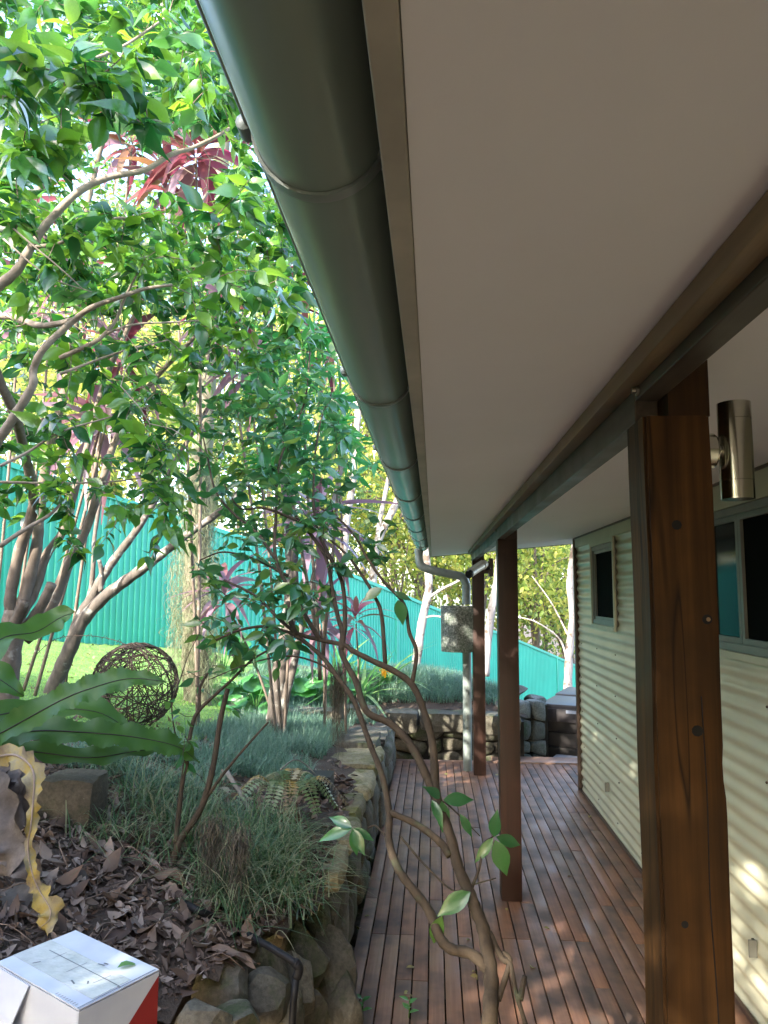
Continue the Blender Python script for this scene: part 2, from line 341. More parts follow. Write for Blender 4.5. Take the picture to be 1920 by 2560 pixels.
def gmesh(name, xs, ys, keep, mat, fz=G, dz=0):
    X, Y = np.meshgrid(xs, ys); Z = fz(X, Y)+dz; n = len(xs); V = np.stack([X, Y, Z], -1).reshape(-1, 3); Fc = []
    for j in range(len(ys)-1):
        for i in range(n-1):
            if keep((xs[i]+xs[i+1])/2, (ys[j]+ys[j+1])/2): Fc.append((j*n+i, j*n+i+1, (j+1)*n+i+1, (j+1)*n+i))
    used = sorted({i for f in Fc for i in f}); mp = {u: k for k, u in enumerate(used)}
    return mesh(name, V[used], [tuple(mp[i] for i in f) for f in Fc], mat, True)
xs = np.concatenate([np.arange(-90, -10, 8), np.arange(-10, -4, .5), np.arange(-4, 2, .08), np.arange(2, 8, .4), np.arange(8, 90, 8)])
ys = np.concatenate([np.arange(-60, -4, 8), np.arange(-4, 0.4, .5), np.arange(.4, 11, .08), np.arange(11, 24, .5), np.arange(24, 160, 8)])
def fz(X, Y):
    Z = G(X, Y); R = np.random.default_rng(3).normal(0, .008, Z.shape); return Z+R
def keepbed(x, y):
    if x > 1.1 and 8 < y < 10.8: return False
    if -3 < x < 12 and y < 3.3: return inbed(x, y)
    if x >= 1.1 and y < 10.8: return False
    return inbed(x, y) or y > 10.8 or x < -3 or x > 12
bed = put('garden_bed', gmesh('garden_bed', xs, ys, keepbed, MT['soil'], fz)); tag(bed, kind='structure')
b = MB().box(-1.6, 14, -20, 12, -.6, -.24); lg = b.obj('ground', MT['soil']); tag(lg, kind='structure')
# ------------------------------------------------------------------ deck
deck = empty('deck'); tag(deck, kind='structure')
NB, X0, X1 = 23, -.405, 1.325; pitch = (X1-X0)/NB
def board(x0, x1, y0, y1, parent):
    o = MB().box(-(x1-x0)/2, (x1-x0)/2, -(y1-y0)/2, (y1-y0)/2, -.011, .011, .003).obj('board', MT['deck'], None)
    o.parent = parent; o.location = ((x0+x1)/2, (y0+y1)/2, -.011+random.uniform(-.0015, .0015)); autosmooth(o, 40); return o
for i in range(NB):
    a = X0+i*pitch+.00375; bq = a+pitch-.0062; y = 2.72 if a < .33 else -1.2
    cuts = sorted(random.sample([3.6+.45*k for k in range(9)], 2)); seg = [y]+cuts+[8.02]
    for k in range(len(seg)-1): board(a, bq, seg[k]+(.0015 if k else 0), seg[k+1]-.0015, deck)
for i in range(14):
    a = 1.332+i*pitch+.0035; board(a, a+pitch-.007, 7.09, 8.02, deck)
o = MB().box(.62, 2.4, 8.03, 8.30, -.02, .012, .004).obj('border_board', MT['deckx'], None); o.parent = deck; autosmooth(o)
o = MB().box(-.405, .62, 8.03, 8.12, -.03, -.002, .003).obj('border_board', MT['deckx'], None); o.parent = deck; autosmooth(o)
for y in np.arange(-1, 8.2, .45):
    x = -.40 if y > 2.7 else .33
    o = MB().box(x, 1.33, y, y+.045, -.115, -.026).obj('joist', MT['joist'], None); o.parent = deck
# ------------------------------------------------------------------ house
house = empty('house', (0, 0, 0), 'single storey house with pale green corrugated walls and white veranda soffit', 'house')
WX, WE = 1.347, 7.02
def soff(x): return 2.173+.0925*(x+.03)
def sheet(y0, y1, z0, z1, side=0):
    n = int((z1-z0)/.076*12)+1; zs = np.linspace(z0, z1, n); V = []
    ysn = np.linspace(y0, y1, max(2, int((y1-y0)/.5)+1))
    for z in zs:
        d = .0076*math.cos(2*math.pi*z/.076)
        for y in ysn: V.append((WX-d, y, z) if side == 0 else (y, WE+d-.002, z))
    k = len(ysn); Fc = [(j*k+i, j*k+i+1, (j+1)*k+i+1, (j+1)*k+i) for j in range(n-1) for i in range(k-1)]
    if side == 0: Fc = [f[::-1] for f in Fc]
    return V, Fc
WIN = [(5.52, 6.26, 1.535, 2.165), (1.55, 3.70, 1.53, 2.165)]
mb = MB()
for y0, y1, z0, z1 in [(-6, WE-.004, .0, 1.545), (-6, 1.56, 1.545, 2.28), (3.69, 5.53, 1.545, 2.28), (6.25, WE-.004, 1.545, 2.28), (1.56, 3.69, 2.155, 2.28), (5.53, 6.25, 2.155, 2.28)]:
    mb.add(*sheet(y0, y1, z0, z1))
mb.add(*sheet(WX+.05, 7, 0, 2.4, 1)); wall = mb.obj('wall_cladding', MT['wall'], house, True)
mb = MB().box(WX+.03, 6.9, -6, -5.9, -.2, 2.6).box(6.9, 7, -6, WE, -.2, 2.6).box(WX+.10, 7, -6, WE-.05, -.2, -.05)
mb.box(WX+.06, WX+.09, -6, 1.5, -.2, 2.5).obj('inner_wall', MT['joist'], house)
# screws on the wall
mb = MB()
for zr in (.114, .418, .722, 1.026, 1.33):
    for y in np.arange(-1.2, 6.9, .62): mb.lathe((WX-.0075, y+.05*math.sin(zr*9), zr), (-1, 0, 0), [(0, .006), (.005, .006), (.007, .003)], 6)
o = mb.obj('cladding_screws', MT['browntrim'], house); o['kind'] = 'stuff'
# trims
MB().box(WX-.022, WX-.010, -6, WE-.03, 2.205, 2.295).obj('head_trim', MT['trimc'], house)
MB().box(WX-.030, WX-.0225, -6, WE-.03, 2.284, 2.299).obj('shadow_trim', MT['browntrim'], house)
MB().box(WX-.035, WX+.05, WE-.004, WE+.016, 0, 2.295).box(WX-.035, WX-.016, WE-.03, WE-.0045, 0, 2.295).obj('corner_trim', MT['browntrim'], house)
MB().box(WX-.028, WX-.012, -6, WE-.03, -.03, .018).obj('base_flashing', MT['browntrim'], house)
# windows
def window(y0, y1, z0, z1, sashes):
    f = MB(); x0, x1 = WX-.024, WX+.04; t = .034
    f.box(x0, x1, y0, y1, z0, z0+t).box(x0, x1, y0, y1, z1-t, z1).box(x0, x1, y0, y0+t, z0+t, z1-t).box(x0, x1, y1-t, y1, z0+t, z1-t)
    w = f.obj('window', MT['frame'], house)
    for a, bq, kind in sashes:
        s = MB(); q = .026; xx0, xx1 = WX-.012, WX+.02
        s.box(xx0, xx1, a, bq, z0+t, z0+t+q).box(xx0, xx1, a, bq, z1-t-q, z1-t).box(xx0, xx1, a, a+q, z0+t+q, z1-t-q).box(xx0, xx1, bq-q, bq, z0+t+q, z1-t-q)
        s.obj('sash', MT['frame'], w)
        MB().box(WX+.002, WX+.008, a+q, bq-q, z0+t+q, z1-t-q).obj('pane' if kind == 'glass' else 'fly_screen', MT[kind], w)
    c = MB(); e = .016; X = WX-.034
    c.box(X, X+.016, y0-.03, y1+.03, z1+.002, z1+.038).box(X, X+.016, y0-.03, y0-.002, z0-.03, z1+.0015).box(X, X+.012, y1+.002, y1+.03, z0-.03, z1+.0015).box(X-.004, X+.016, y0-.0015, y1+.0015, z0-.032, z0-.002)
    c.obj('window_trim', MT['trimc'], w); return w
window(*WIN[0], [(5.555, 6.225, 'screen')])
window(*WIN[1], [(3.315, 3.665, 'glass'), (1.585, 3.31, 'screen')])
# soffit, beam, posts
def slab(x0, x1, ya, yb, t, name, mat, z=soff, dz=0):     # sloped board; ya/yb are (y at x0, y at x1)
    V = []
    for x, a, bq in ((x0, ya[0], yb[0]), (x1, ya[1], yb[1])):
        for y in (a, bq):
            for k in (0, t): V.append((x, y, z(x)+k+dz))
    return MB().add(V, [(0, 4, 6, 2), (1, 3, 7, 5), (0, 2, 3, 1), (4, 5, 7, 6), (0, 1, 5, 4), (2, 6, 7, 3)]).obj(name, mat, house)
slab(-.0215, 2.6, (-6, -6), (8.06, 8.02), .012, 'soffit', MT['soffit'])
slab(-.045, 2.6, (8.062, 8.022), (8.085, 8.045), .11, 'barge_trim', MT['browntrim'], dz=-.006)
MB().box(-.047, -.0225, -6, 8.06, 2.170, 2.36, .002).obj('fascia', MT['fascia'], house)
PX, PW = .3898, .12; PYS = [1.361, 4.51, 7.467]
MB().box(PX, PX+.045, -6, PYS[0]+.058, 2.150, soff(PX)-.001, .003).obj('beam', MT['beam'], house)
MB().box(PX, PX+.045, PYS[0]+.060, 7.62, 2.108, soff(PX)-.001, .003).obj('beam', MT['beam'], house)
MB().box(PX-.036, PX-.0005, -6, 7.6, soff(PX)-.040, soff(PX-.036)-.0015, .002).obj('beam_strip', MT['strip'], house)
for k, y in enumerate(PYS):
    mb = MB(); zb = 2.108; xo = PX+.0455
    if k == 0:
        # near post with a waney bite out of its right arris and a drilled hole
        bm = bmesh.new(); bmesh.ops.create_cube(bm, size=1); bmesh.ops.scale(bm, vec=(PW, PW, zb), verts=bm.verts)
        bmesh.ops.translate(bm, vec=(PX+PW/2, y+PW/2, zb/2), verts=bm.verts)
        bmesh.ops.bevel(bm, geom=[e for e in bm.edges if abs(e.verts[0].co.z-e.verts[1].co.z) > 1], offset=.006, segments=2, affect='EDGES')
        bmesh.ops.subdivide_edges(bm, edges=[e for e in bm.edges if abs(e.verts[0].co.z-e.verts[1].co.z) > 1], cuts=70)
        for v in bm.verts:
            z = v.co.z; wv = math.exp(-((z-1.47)/.03)**2)*.004+.0012*math.sin(z*17)*math.sin(z*5.3)
            if v.co.x > PX+PW/2: v.co.x -= wv*(1 if v.co.y < y+.02 else .25)
            else: v.co.x += .0012*math.sin(z*11+1)
        me = bpy.data.meshes.new('veranda_post'); bm.to_mesh(me); bm.free(); me.materials.append(MT['post']); p = put('veranda_post', me, house); autosmooth(p, 40)
        MB().box(xo, PX+PW, y+.002, y+PW-.002, zb-.001, soff(xo)-.002).obj('post_top', MT['post'], p)
        # knots
        for (kx, kz, r) in ((.052, 1.905, .010), (.099, 1.735, .010), (.074, 1.54, .011), (.040, 1.215, .007), (.068, 1.02, .010)):
            MB().lathe((PX+kx, y+.0005, kz), (0, -1, 0), [(0, r), (.0006, r*.9), (.0008, r*.4)], 9).obj('knot', MT['black'], p)
        MB().lathe((PX+.101, y+.0008, 1.735), (0, -1, 0), [(0, .004), (.0012, .004)], 7).obj('bolt', MT['strip'], p)
        for pts in ([(.083, 1.60), (.086, 1.43), (.084, 1.26), (.089, 1.1), (.092, .93), (.095, .80)], [(.080, .77), (.079, .5), (.081, .2)]):
            P = spline([(PX+a, y-.0002, z) for a, z in pts], 5); MB().tube(P, .0011, 4).obj('crack', MT['black'], p)
    else:
        p = mb.box(PX, PX+PW, y, y+PW, .0, zb, .005).obj('veranda_post', MT['post2'], house); autosmooth(p)
        MB().box(xo, PX+PW, y+.002, y+PW-.002, zb-.001, soff(xo)-.002).obj('post_top', MT['post2'], p)
    p['label'] = ['nearest dark brown timber veranda post with knots', 'middle dark red timber veranda post', 'far dark red timber veranda post beside the downpipe'][k]
    MB().lathe((PX-.0005, y+.05 if k else y+.03, 2.165), (-1, 0, 0), [(0, .011), (.004, .011), (.005, .006), (.012, .006)], 8).obj('bolt', MT['bolt'], p)
# gutter (half round) with brackets
GC, GZ, GR = -.1225, 2.292, .0745
def arc(r, a0=0, a1=180, n=18): return [(GC-r*math.cos(math.radians(a)), GZ-r*1.08*math.sin(math.radians(a))) for a in np.linspace(a0, a1, n)]
def halfround(y0, y1, r, t):
    o1, i1 = arc(r), arc(r-t)[::-1]; ring = o1+i1; n = len(ring)
    V = [(x, y, z) for y in (y0, y1) for x, z in ring]
    return V, [(i, (i+1) % n, n+(i+1) % n, n+i) for i in range(n)]+[tuple(range(n))[::-1], tuple(range(n, 2*n))]
mb = MB()
for a in np.linspace(-6, 7.78, 32)[:-1]: mb.add(*halfround(a, a+13.78/31, GR, .0022))
gut = mb.obj('gutter', MT['gutter'], house, True); autosmooth(gut, 50)
MB().tube([(GC-GR-.004, -6, GZ+.001), (GC-GR-.004, 7.78, GZ+.001)], .0062, 10).obj('gutter_bead', MT['frame'], gut, True)
MB().add([(x, 7.785, z) for x, z in arc(GR)], [tuple(range(18))]).obj('end_cap', MT['gutter'], gut)
for y in [.745+.905*k for k in range(-2, 8)]:
    mb = MB(); mb.add(*halfround(y, y+.016, GR+.004, .0035)); mb.box(GC+GR-.012, -.0475, y-.006, y+.022, GZ-.045, GZ-.012)
    mb.lathe((GC-GR-.010, y+.008, GZ+.002), (0, 1, 0), [(-.014, .006), (-.012, .010), (.012, .010), (.014, .006)], 10)
    br = mb.obj('gutter_bracket', MT['pipe'], gut, True); autosmooth(br, 40)
# downpipe
pt = [np.array([GC-.005, 7.66, GZ-.05]), at(1047, 1385, 7.66), at(1052, 1412, 7.66), at(1075, 1424, 7.66), at(1130, 1436, 7.66), at(1156, 1443, 7.66), at(1166, 1462, 7.66)]
pt[0] = np.array([pt[1][0], 7.66, GZ-.06]); X = pt[-1][0]
mb = MB(); P = spline(pt, 8); mb.tube(P, .043, 18); mb.tube([(X, 7.66, P[-1][2]+.01), (X, 7.66, 1.66)], .044, 18)
mb.tube([(X, 7.66, P[-1][2]-.01), (X, 7.66, P[-1][2]-.05)], .0475, 18); mb.tube([(pt[1][0], 7.66, pt[1][2]+.05), (pt[1][0], 7.66, pt[1][2]+.005)], .047, 18)
dp = mb.obj('downpipe', MT['pipe'], house, True); autosmooth(dp, 50)
o = MB().tube([(X, 7.66, 1.26), (X, 7.66, 0)], .045, 18).obj('lower_pipe', MT['pipe'], dp, True); autosmooth(o, 50)
# roof above
mb = MB(); V = []; n = 160; xr = np.linspace(-6, 8.1, n)
for y in xr:
    d = .009*math.sin(2*math.pi*y/.15)
    V += [(-.10, y, 2.365+d), (7.2, y, 3.2+d)]
mb.add(V, [(2*i, 2*i+2, 2*i+3, 2*i+1) for i in range(n-1)]).obj('roof', MT['roof'], house, True)
MB().box(2.6, 7, WE-.3, WE+.004, 2.25, 2.9).obj('gable_wall', MT['wall'], house)
# low brackets at the foot of the wall
for i, (qx, qy, lab) in enumerate(((1522, 1968, 'small grey strap bracket low on the far corrugated wall'), (1890, 2372, 'dark grey pipe bracket low on the wall behind the near post'))):
    P = atx(qx, qy, WX-.012); t = empty('wall_bracket', tuple(P), lab, 'bracket')
    MB().box(P[0]-.030, P[0]+.004, P[1]-.004, P[1]+.004, P[2]-.035, P[2]+.035, .002).obj('strap', MT['frame'], t)
    MB().box(P[0]-.006, P[0]+.004, P[1]+.0045, P[1]+.03, P[2]-.035, P[2]+.03, .002).obj('plate', MT['black'], t)
# ------------------------------------------------------------------ things fixed to the veranda
LY = PYS[0]+.06; LC = np.array([PX+PW+.0665, LY, 2.052])
t = empty('wall_light', tuple(LC), 'stainless steel up and down cylinder light on the near post', 'wall light')
o = MB().lathe(LC-np.array([0, 0, .093]), (0, 0, 1), [(0, .026), (.0, .0305), (.034, .0305), (.0345, .0295), (.0355, .0295), (.036, .0305), (.152, .0305), (.1525, .0295), (.1535, .0295), (.154, .0305), (.186, .0305), (.186, .026), (.176, .025)], 40).obj('body', MT['steel'], t, True); autosmooth(o, 30)
o = MB().lathe((PX+PW+.0005, LY, LC[2]), (1, 0, 0), [(0, .034), (.022, .034), (.026, .031)], 28).obj('mount', MT['steel'], t, True); autosmooth(o, 30)
MB().lathe((PX+PW+.0265, LY, LC[2]), (1, 0, 0), [(0, .014), (.012, .014)], 14).obj('neck', MT['steel'], t, True)
A = at(1207, 1413, 7.36); B = at(1175, 1434, 7.05)
t = empty('security_camera', tuple(A), 'white bullet security camera angled down from the far post', 'security camera')
ax = unit(B-A); L = np.linalg.norm(B-A)
o = MB().lathe(A, ax, [(-.06, .02), (-.055, .040), (.0, .046), (.02, .046), (.025, .038), (L, .038)], 20).obj('body', MT['white'], t, True); autosmooth(o, 35)
o = MB().lathe(A+ax*(L+.001), ax, [(0, .0385), (.03, .0385), (.03, .03), (.024, .026)], 20).obj('lens', MT['black'], t, True); autosmooth(o, 35)
MB().tube([A+ax*.03+np.array([0, 0, .047]), B+ax*.06+np.array([0, 0, .047])], .012, 4).obj('sun_shield', MT['white'], t)
C = at(1226, 1420, 7.40); MB().tube([A-ax*.02, at(1216, 1424, 7.42), C], .013, 8).obj('arm', MT['black'], t)
P0, P1 = at(1222, 1396, 7.46), at(1233, 1441, 7.46)
MB().box(PX+PW+.001, P1[0]-.001, 7.49, 7.55, P1[2]+.03, P0[2]-.03).box(P0[0], P1[0], 7.43, 7.56, P1[2], P0[2], .003).obj('mounting_plate', MT['browntrim'], t)
D0 = at(1148, 1515, 7.60); D1 = at(1148, 1628, 7.60); r = .185
t = empty('rain_head', (D0[0], 7.60, D1[2]), 'grey speckled round rain head drum around the downpipe', 'rain head')
D0[0] = D0[0]+0
o = MB().lathe((D0[0], 7.60, D1[2]), (0, 0, 1), [(0, r-.012), (.0, r), (D0[2]-D1[2], r+.004), (D0[2]-D1[2], r-.006), (D0[2]-D1[2]-.03, r-.012)], 40).obj('drum', MT['drum'], t, True); autosmooth(o, 40)
MB().lathe((D0[0], 7.60, D0[2]-.045), (0, 0, 1), [(0, r-.013), (.03, r-.016)], 30).obj('leaf_pile', MT['litter'], t)
# spa tub
t = empty('spa_tub', (1.9, 9.5, -.3), 'dark brown spa tub with folded vinyl cover beyond the deck', 'spa tub')
ang = math.radians(-22)
def rot(mb, c, a):
    ca, sa = math.cos(a), math.sin(a); mb.V = [(c[0]+(x*ca-y*sa), c[1]+(x*sa+y*ca), z) for x, y, z in mb.V]; return mb
tc = (1.30, 9.05); W_, D_ = 1.5, 1.5; zt = .37
for k in range(4):
    z0 = -.36+k*.172; mb = MB().box(.006, W_-.006, .006, D_-.006, z0, z0+.165, .008); o = rot(mb, tc, ang).obj('side_panel', MT['tub'], t); autosmooth(o)
rot(MB().box(-.01, .05, -.01, .05, -.37, zt-.03, .01), tc, ang).obj('corner_post', MT['tub'], t)
o = rot(MB().box(-.02, W_+.02, -.02, D_+.02, zt-.05, zt, .015), tc, ang).obj('rim', MT['tubgrey'], t)
o = rot(MB().box(-.035, W_+.03, -.035, D_/2, zt+.002, zt+.11, .03), tc, ang).obj('cover', MT['tubtop'], t, True); autosmooth(o, 40)
o = rot(MB().box(-.035, W_+.03, D_/2+.01, D_+.03, zt+.002, zt+.13, .03), tc, ang).obj('cover', MT['tubtop'], t, True); autosmooth(o, 40)
o = rot(MB().box(-.03, W_+.02, -.05, -.036, zt-.09, zt+.06, .006), tc, ang).obj('skirt', MT['tubtop'], t); autosmooth(o)
rot(MB().box(.28, .64, -.054, -.0505, zt+.012, zt+.05, .0015), tc, ang).obj('care_label', MT['tape'], t)
t2 = empty('step', (1.5, 8.8, -.3), 'pale grey plastic step at the foot of the spa tub', 'step')
o = rot(MB().box(.16, .95, -.46, -.06, -.30, -.085, .012), tc, ang).obj('tread', MT['tubgrey'], t2); autosmooth(o)
rot(MB().box(.18, .93, -.44, -.08, -.40, -.3005), tc, ang).obj('riser', MT['tub'], t2)
# ------------------------------------------------------------------ fence
FP0, FP1 = np.array([-4.4, 7.1]), np.array([3.75, 20.2]); fd = unit(FP1-FP0); fn = np.array([fd[1], -fd[0]])
FT = [(-12, 4.2), (-6, 3.80), (0, 3.11), (.95, 2.92), (1.8, 2.80), (4.0, 2.45), (6.0, 2.06), (8.66, 1.41), (11.1, .92), (15.3, -.06), (24, -2.3)]
def ftop(s): return float(np.interp(s, [a for a, _ in FT], [b for _, b in FT]))
fence = empty('boundary_fence', (FP0[0], FP0[1], 1.3), 'teal green ribbed steel fence running down the slope behind the garden', 'fence')
PL = 2.38; s0 = -7.2; npan = 13
prof = [(0, 0), (.030, 0), (.040, .016), (.060, .016), (.070, 0)]
for k in range(npan):
    a, bq = s0+k*PL, s0+(k+1)*PL; ta, tb = ftop(a), ftop(bq); V = []
    s = a+.03; line = []
    while s < bq-.03:
        for d, h in prof:
            if s+d < bq-.03: line.append((s+d, h))
        s += .078
    for s, h in line:
        x, y = FP0+fd*s+fn*(h-.008); tz = ta+(tb-ta)*(s-a)/PL; V += [(x, y, tz-1.79), (x, y, tz-.02)]
    Fc = [(2*i, 2*i+2, 2*i+3, 2*i+1) for i in range(len(line)-1)]
    MB().add(V, Fc).obj('panel', MT['fence'], fence)
    for z0, hh, nm in ((-.055, .055, 'top_rail'), (-1.82, .06, 'bottom_rail')):
        V = []
        for s, tz in ((a, ta), (bq, tb)):
            for e in (-.024, .024):
                x, y = FP0+fd*s+fn*e
                for z in (z0, z0+hh): V.append((x, y, tz+z))
        MB().add(V, [(0, 1, 3, 2), (4, 6, 7, 5), (0, 4, 5, 1), (2, 3, 7, 6), (0, 2, 6, 4), (1, 5, 7, 3)]).obj(nm, MT['fence'], fence)
    x, y = FP0+fd*a; V = []
    for e1, e2 in ((-.03, -.03), (.03, -.03), (.03, .03), (-.03, .03)):
        q = np.array([x, y])+fd*e1+fn*e2
        for z in (ta-2.2, ta-.004): V.append((q[0], q[1], z))
    MB().add(V, [(0, 2, 3, 1), (2, 4, 5, 3), (4, 6, 7, 5), (6, 0, 1, 7), (1, 3, 5, 7), (0, 6, 4, 2)]).obj('fence_post', MT['fencedark'], fence)
# ------------------------------------------------------------------ stone walls
def cell_stone(Q, n_out, depth, base, seed, bulge=.25, sub=3):
    """rubble stone: polygon Q (list of 3D corners in the wall's face), proud along n_out"""
    r = random.Random(seed); Q = [np.asarray(q, float) for q in Q]; c = sum(Q)/len(Q); P = []
    for i in range(len(Q)):
        a, bq = Q[i], Q[(i+1) % len(Q)]
        for k in range(sub):
            t = k/sub; p = a*(1-t)+bq*t
            if k == 0: p = p*.90+c*.10
            P.append(p+(p-c)*r.uniform(-.05, .02))
    n = len(P); sz = np.linalg.norm(Q[0]-c); n_out = np.asarray(n_out, float); V = []
    for f, d in ((1.0, -depth), (1.0, 0), (.90, bulge*sz*.45), (.55, bulge*sz*.75)):
        for p in P: V.append(c+(p-c)*f+n_out*(base+d+(r.uniform(-.08, .08)*sz*bulge if d > 0 else 0)))
    V.append(c+n_out*(base+bulge*sz*.8))
    Fc = [(k*n+i, k*n+(i+1) % n, (k+1)*n+(i+1) % n, (k+1)*n+i) for k in range(3) for i in range(n)]
    Fc += [(3*n+i, 3*n+(i+1) % n, 4*n) for i in range(n)]+[tuple(range(n))[::-1]]
    return V, Fc
def rubble(parent, o, u, v, n_out, W, Hh, nc, nr, seed, depth=.16, mat=None, gap=.006, bulge=.28):
    r = random.Random(seed); o, u, v = (np.asarray(a, float) for a in (o, u, v)); g = {}
    for j in range(nr+1):
        for i in range(nc+1):
            x = W*i/nc; y = Hh*j/nr
            if 0 < i < nc: x += r.uniform(-.36, .36)*W/nc
            if 0 < j < nr: y += r.uniform(-.34, .34)*Hh/nr
            g[i, j] = (x, y)
    i = 0
    for j in range(nr):
        i = 0
        while i < nc:
            span = 2 if (i+1 < nc and r.random() < .28) else 1
            q = [g[i, j], g[i+span, j], g[i+span, j+1]]+([g[i+1, j+1]] if span == 2 else [])+[g[i, j+1]]
            if span == 2: q = [g[i, j], g[i+1, j]]+q[1:]
            cx = sum(a for a, _ in q)/len(q); cy = sum(b for _, b in q)/len(q); k = 1-gap/(.5*min(W/nc, Hh/nr))
            Q = [o+u*(cx+(a-cx)*k)+v*(cy+(b-cy)*k) for a, b in q]
            st = MB().add(*cell_stone(Q, n_out, depth, r.uniform(-.015, .02), r.random(), bulge)).obj('stone', mat or MT['stone'], parent, True); autosmooth(st, 55)
            i += span
def slabstone(parent, x0, x1, y0, y1, z0, z1, seed, mat, name='capstone', a=0):
    r = random.Random(seed); bm = bmesh.new(); bmesh.ops.create_cube(bm, size=1)
    bmesh.ops.subdivide_edges(bm, edges=bm.edges[:], cuts=3, use_grid_fill=True)
    cx, cy, cz = (x0+x1)/2, (y0+y1)/2, (z0+z1)/2; L = (x1-x0, y1-y0, z1-z0); k = min(L)
    for v in bm.verts:
        d = v.co.copy(); q = Vector((d.x*L[0], d.y*L[1], d.z*L[2]))
        e = sum(abs(t) > .49 for t in d)
        if e >= 2: q *= 1-.035*e
        q += Vector((r.uniform(-1, 1), r.uniform(-1, 1), r.uniform(-.7, .7)))*k*.055
        q = Matrix.Rotation(a, 3, 'Z') @ q; v.co = q+Vector((cx, cy, cz))
    bm.verts.index_update(); me = bpy.data.meshes.new(name); bm.to_mesh(me); bm.free(); me.materials.append(mat)
    o = put(name, me, parent); autosmooth(o, 50); return o
def boulder(parent, c, size, seed, mat, name='stone', sub=3, ang=0):
    r = random.Random(seed); bm = bmesh.new(); bmesh.ops.create_icosphere(bm, subdivisions=sub, radius=1)
    pl = [(Vector((r.gauss(0, 1), r.gauss(0, 1), r.gauss(0, 1))).normalized(), r.uniform(.48, .80)) for _ in range(12)]
    ph = [r.uniform(0, 6) for _ in range(6)]
    for v in bm.verts:
        p = v.co.copy()
        for n_, d in pl:
            k = p.dot(n_)
            if k > d: p -= n_*(k-d)*.97
        p *= 1+.05*math.sin(5*p.x+ph[0])*math.sin(4*p.y+ph[1])+.035*math.sin(9*p.z+ph[2])*math.sin(7*p.x+ph[3])+r.uniform(-.012, .012)
        p = Vector((p.x*size[0], p.y*size[1], p.z*size[2])); p = Matrix.Rotation(ang, 3, 'Z') @ p
        v.co = p+Vector(c)
    me = bpy.data.meshes.new(name); bm.to_mesh(me); bm.free(); me.materials.append(mat)
    o = put(name, me, parent); autosmooth(o, 24); return o
# long retaining wall beside the deck
rw = empty('retaining_wall', (-.5, 5, 0), 'low mossy stone retaining wall running along the left edge of the deck', 'stone wall')
MB().box(-.70, -.475, 3.5, 7.9, -.3, .44).obj('wall_core', MT['core'], rw)
rubble(rw, (-.455, 3.42, -.22), (0, 1, 0), (0, 0, 1), (1, 0, 0), 4.45, .66, 13, 3, 5, mat=MT['stone'])
y = 3.40; k = 0; r = random.Random(4)
while y < 6.0:
    L = r.uniform(.34, .62); wd = r.uniform(.46, .60)
    slabstone(rw, -.415-wd, -.405+r.uniform(-.02, .015), y+.008, y+L-.008, .445+r.uniform(-.01, .01), .553+r.uniform(-.02, .012), 100+k, MT['mossstone']); y += L; k += 1
# end face at the near corner: three tall faces
for (a0, a1, z0, z1, sd) in ((-.72, -.43, .22, .45, 1), (-.66, -.42, -.16, .21, 2), (-.78, -.68, -.1, .4, 3)):
    slabstone(rw, a0, a1, 3.36, 3.60, z0, z1, 40+sd, MT['stone'], 'stone')
slabstone(rw, -.86, -.45, 6.02, 6.55, .40, .58, 61, MT['stone']); slabstone(rw, -.80, -.42, 6.6, 7.25, .16, .50, 62, MT['stone']); slabstone(rw, -.72, -.40, 7.3, 7.95, .10, .44, 63, MT['stone'])
slabstone(rw, -1.5, -.9, 7.3, 7.6, .36, .62, 64, MT['stone']); slabstone(rw, -1.05, -.62, 7.75, 8.1, .30, .58, 65, MT['stone'])
# cross wall at the far end of the deck
cw = empty('end_wall', (.15, 8.3, 0), 'rubble stone wall with flat cap stones closing the far end of the deck', 'stone wall')
MB().box(-.62, .98, 8.30, 8.60, -.4, .38).obj('wall_core', MT['core'], cw)
rubble(cw, (-.50, 8.285, -.12), (1, 0, 0), (0, 0, 1), (0, -1, 0), 1.42, .46, 7, 3, 9, mat=MT['stone'])
for a0, a1, z0, z1, sd in ((-.56, -.17, .24, .47, 1), (-.16, .50, .27, .47, 2), (.51, .95, .24, .46, 3)): slabstone(cw, a0, a1, 8.20, 8.62, z0, z1, 70+sd, MT['stone'])
# rounded stone pile by the tub
sp = empty('stone_bank', (1.1, 8.7, 0), 'bank of large grey rounded stones between the end wall and the spa tub', 'stone bank')
MB().box(.78, 1.30, 8.72, 8.9, -.4, .50).obj('wall_core', MT['core'], sp)
rubble(sp, (.74, 8.50, -.22), (.93, .37, 0), (0, 0, 1), (.37, -.93, 0), .58, .78, 3, 4, 23, mat=MT['bluestone'], bulge=.22, gap=.004)
for k, (qx, qy, Y, sx, sz) in enumerate(((1290, 1728, 9.0, .16, .08), (1340, 1752, 9.0, .12, .09), (1262, 1750, 8.85, .13, .10))): boulder(sp, at(qx, qy, Y), (sx, .16, sz), 200+k, MT['bluestone'], sub=3, ang=k)
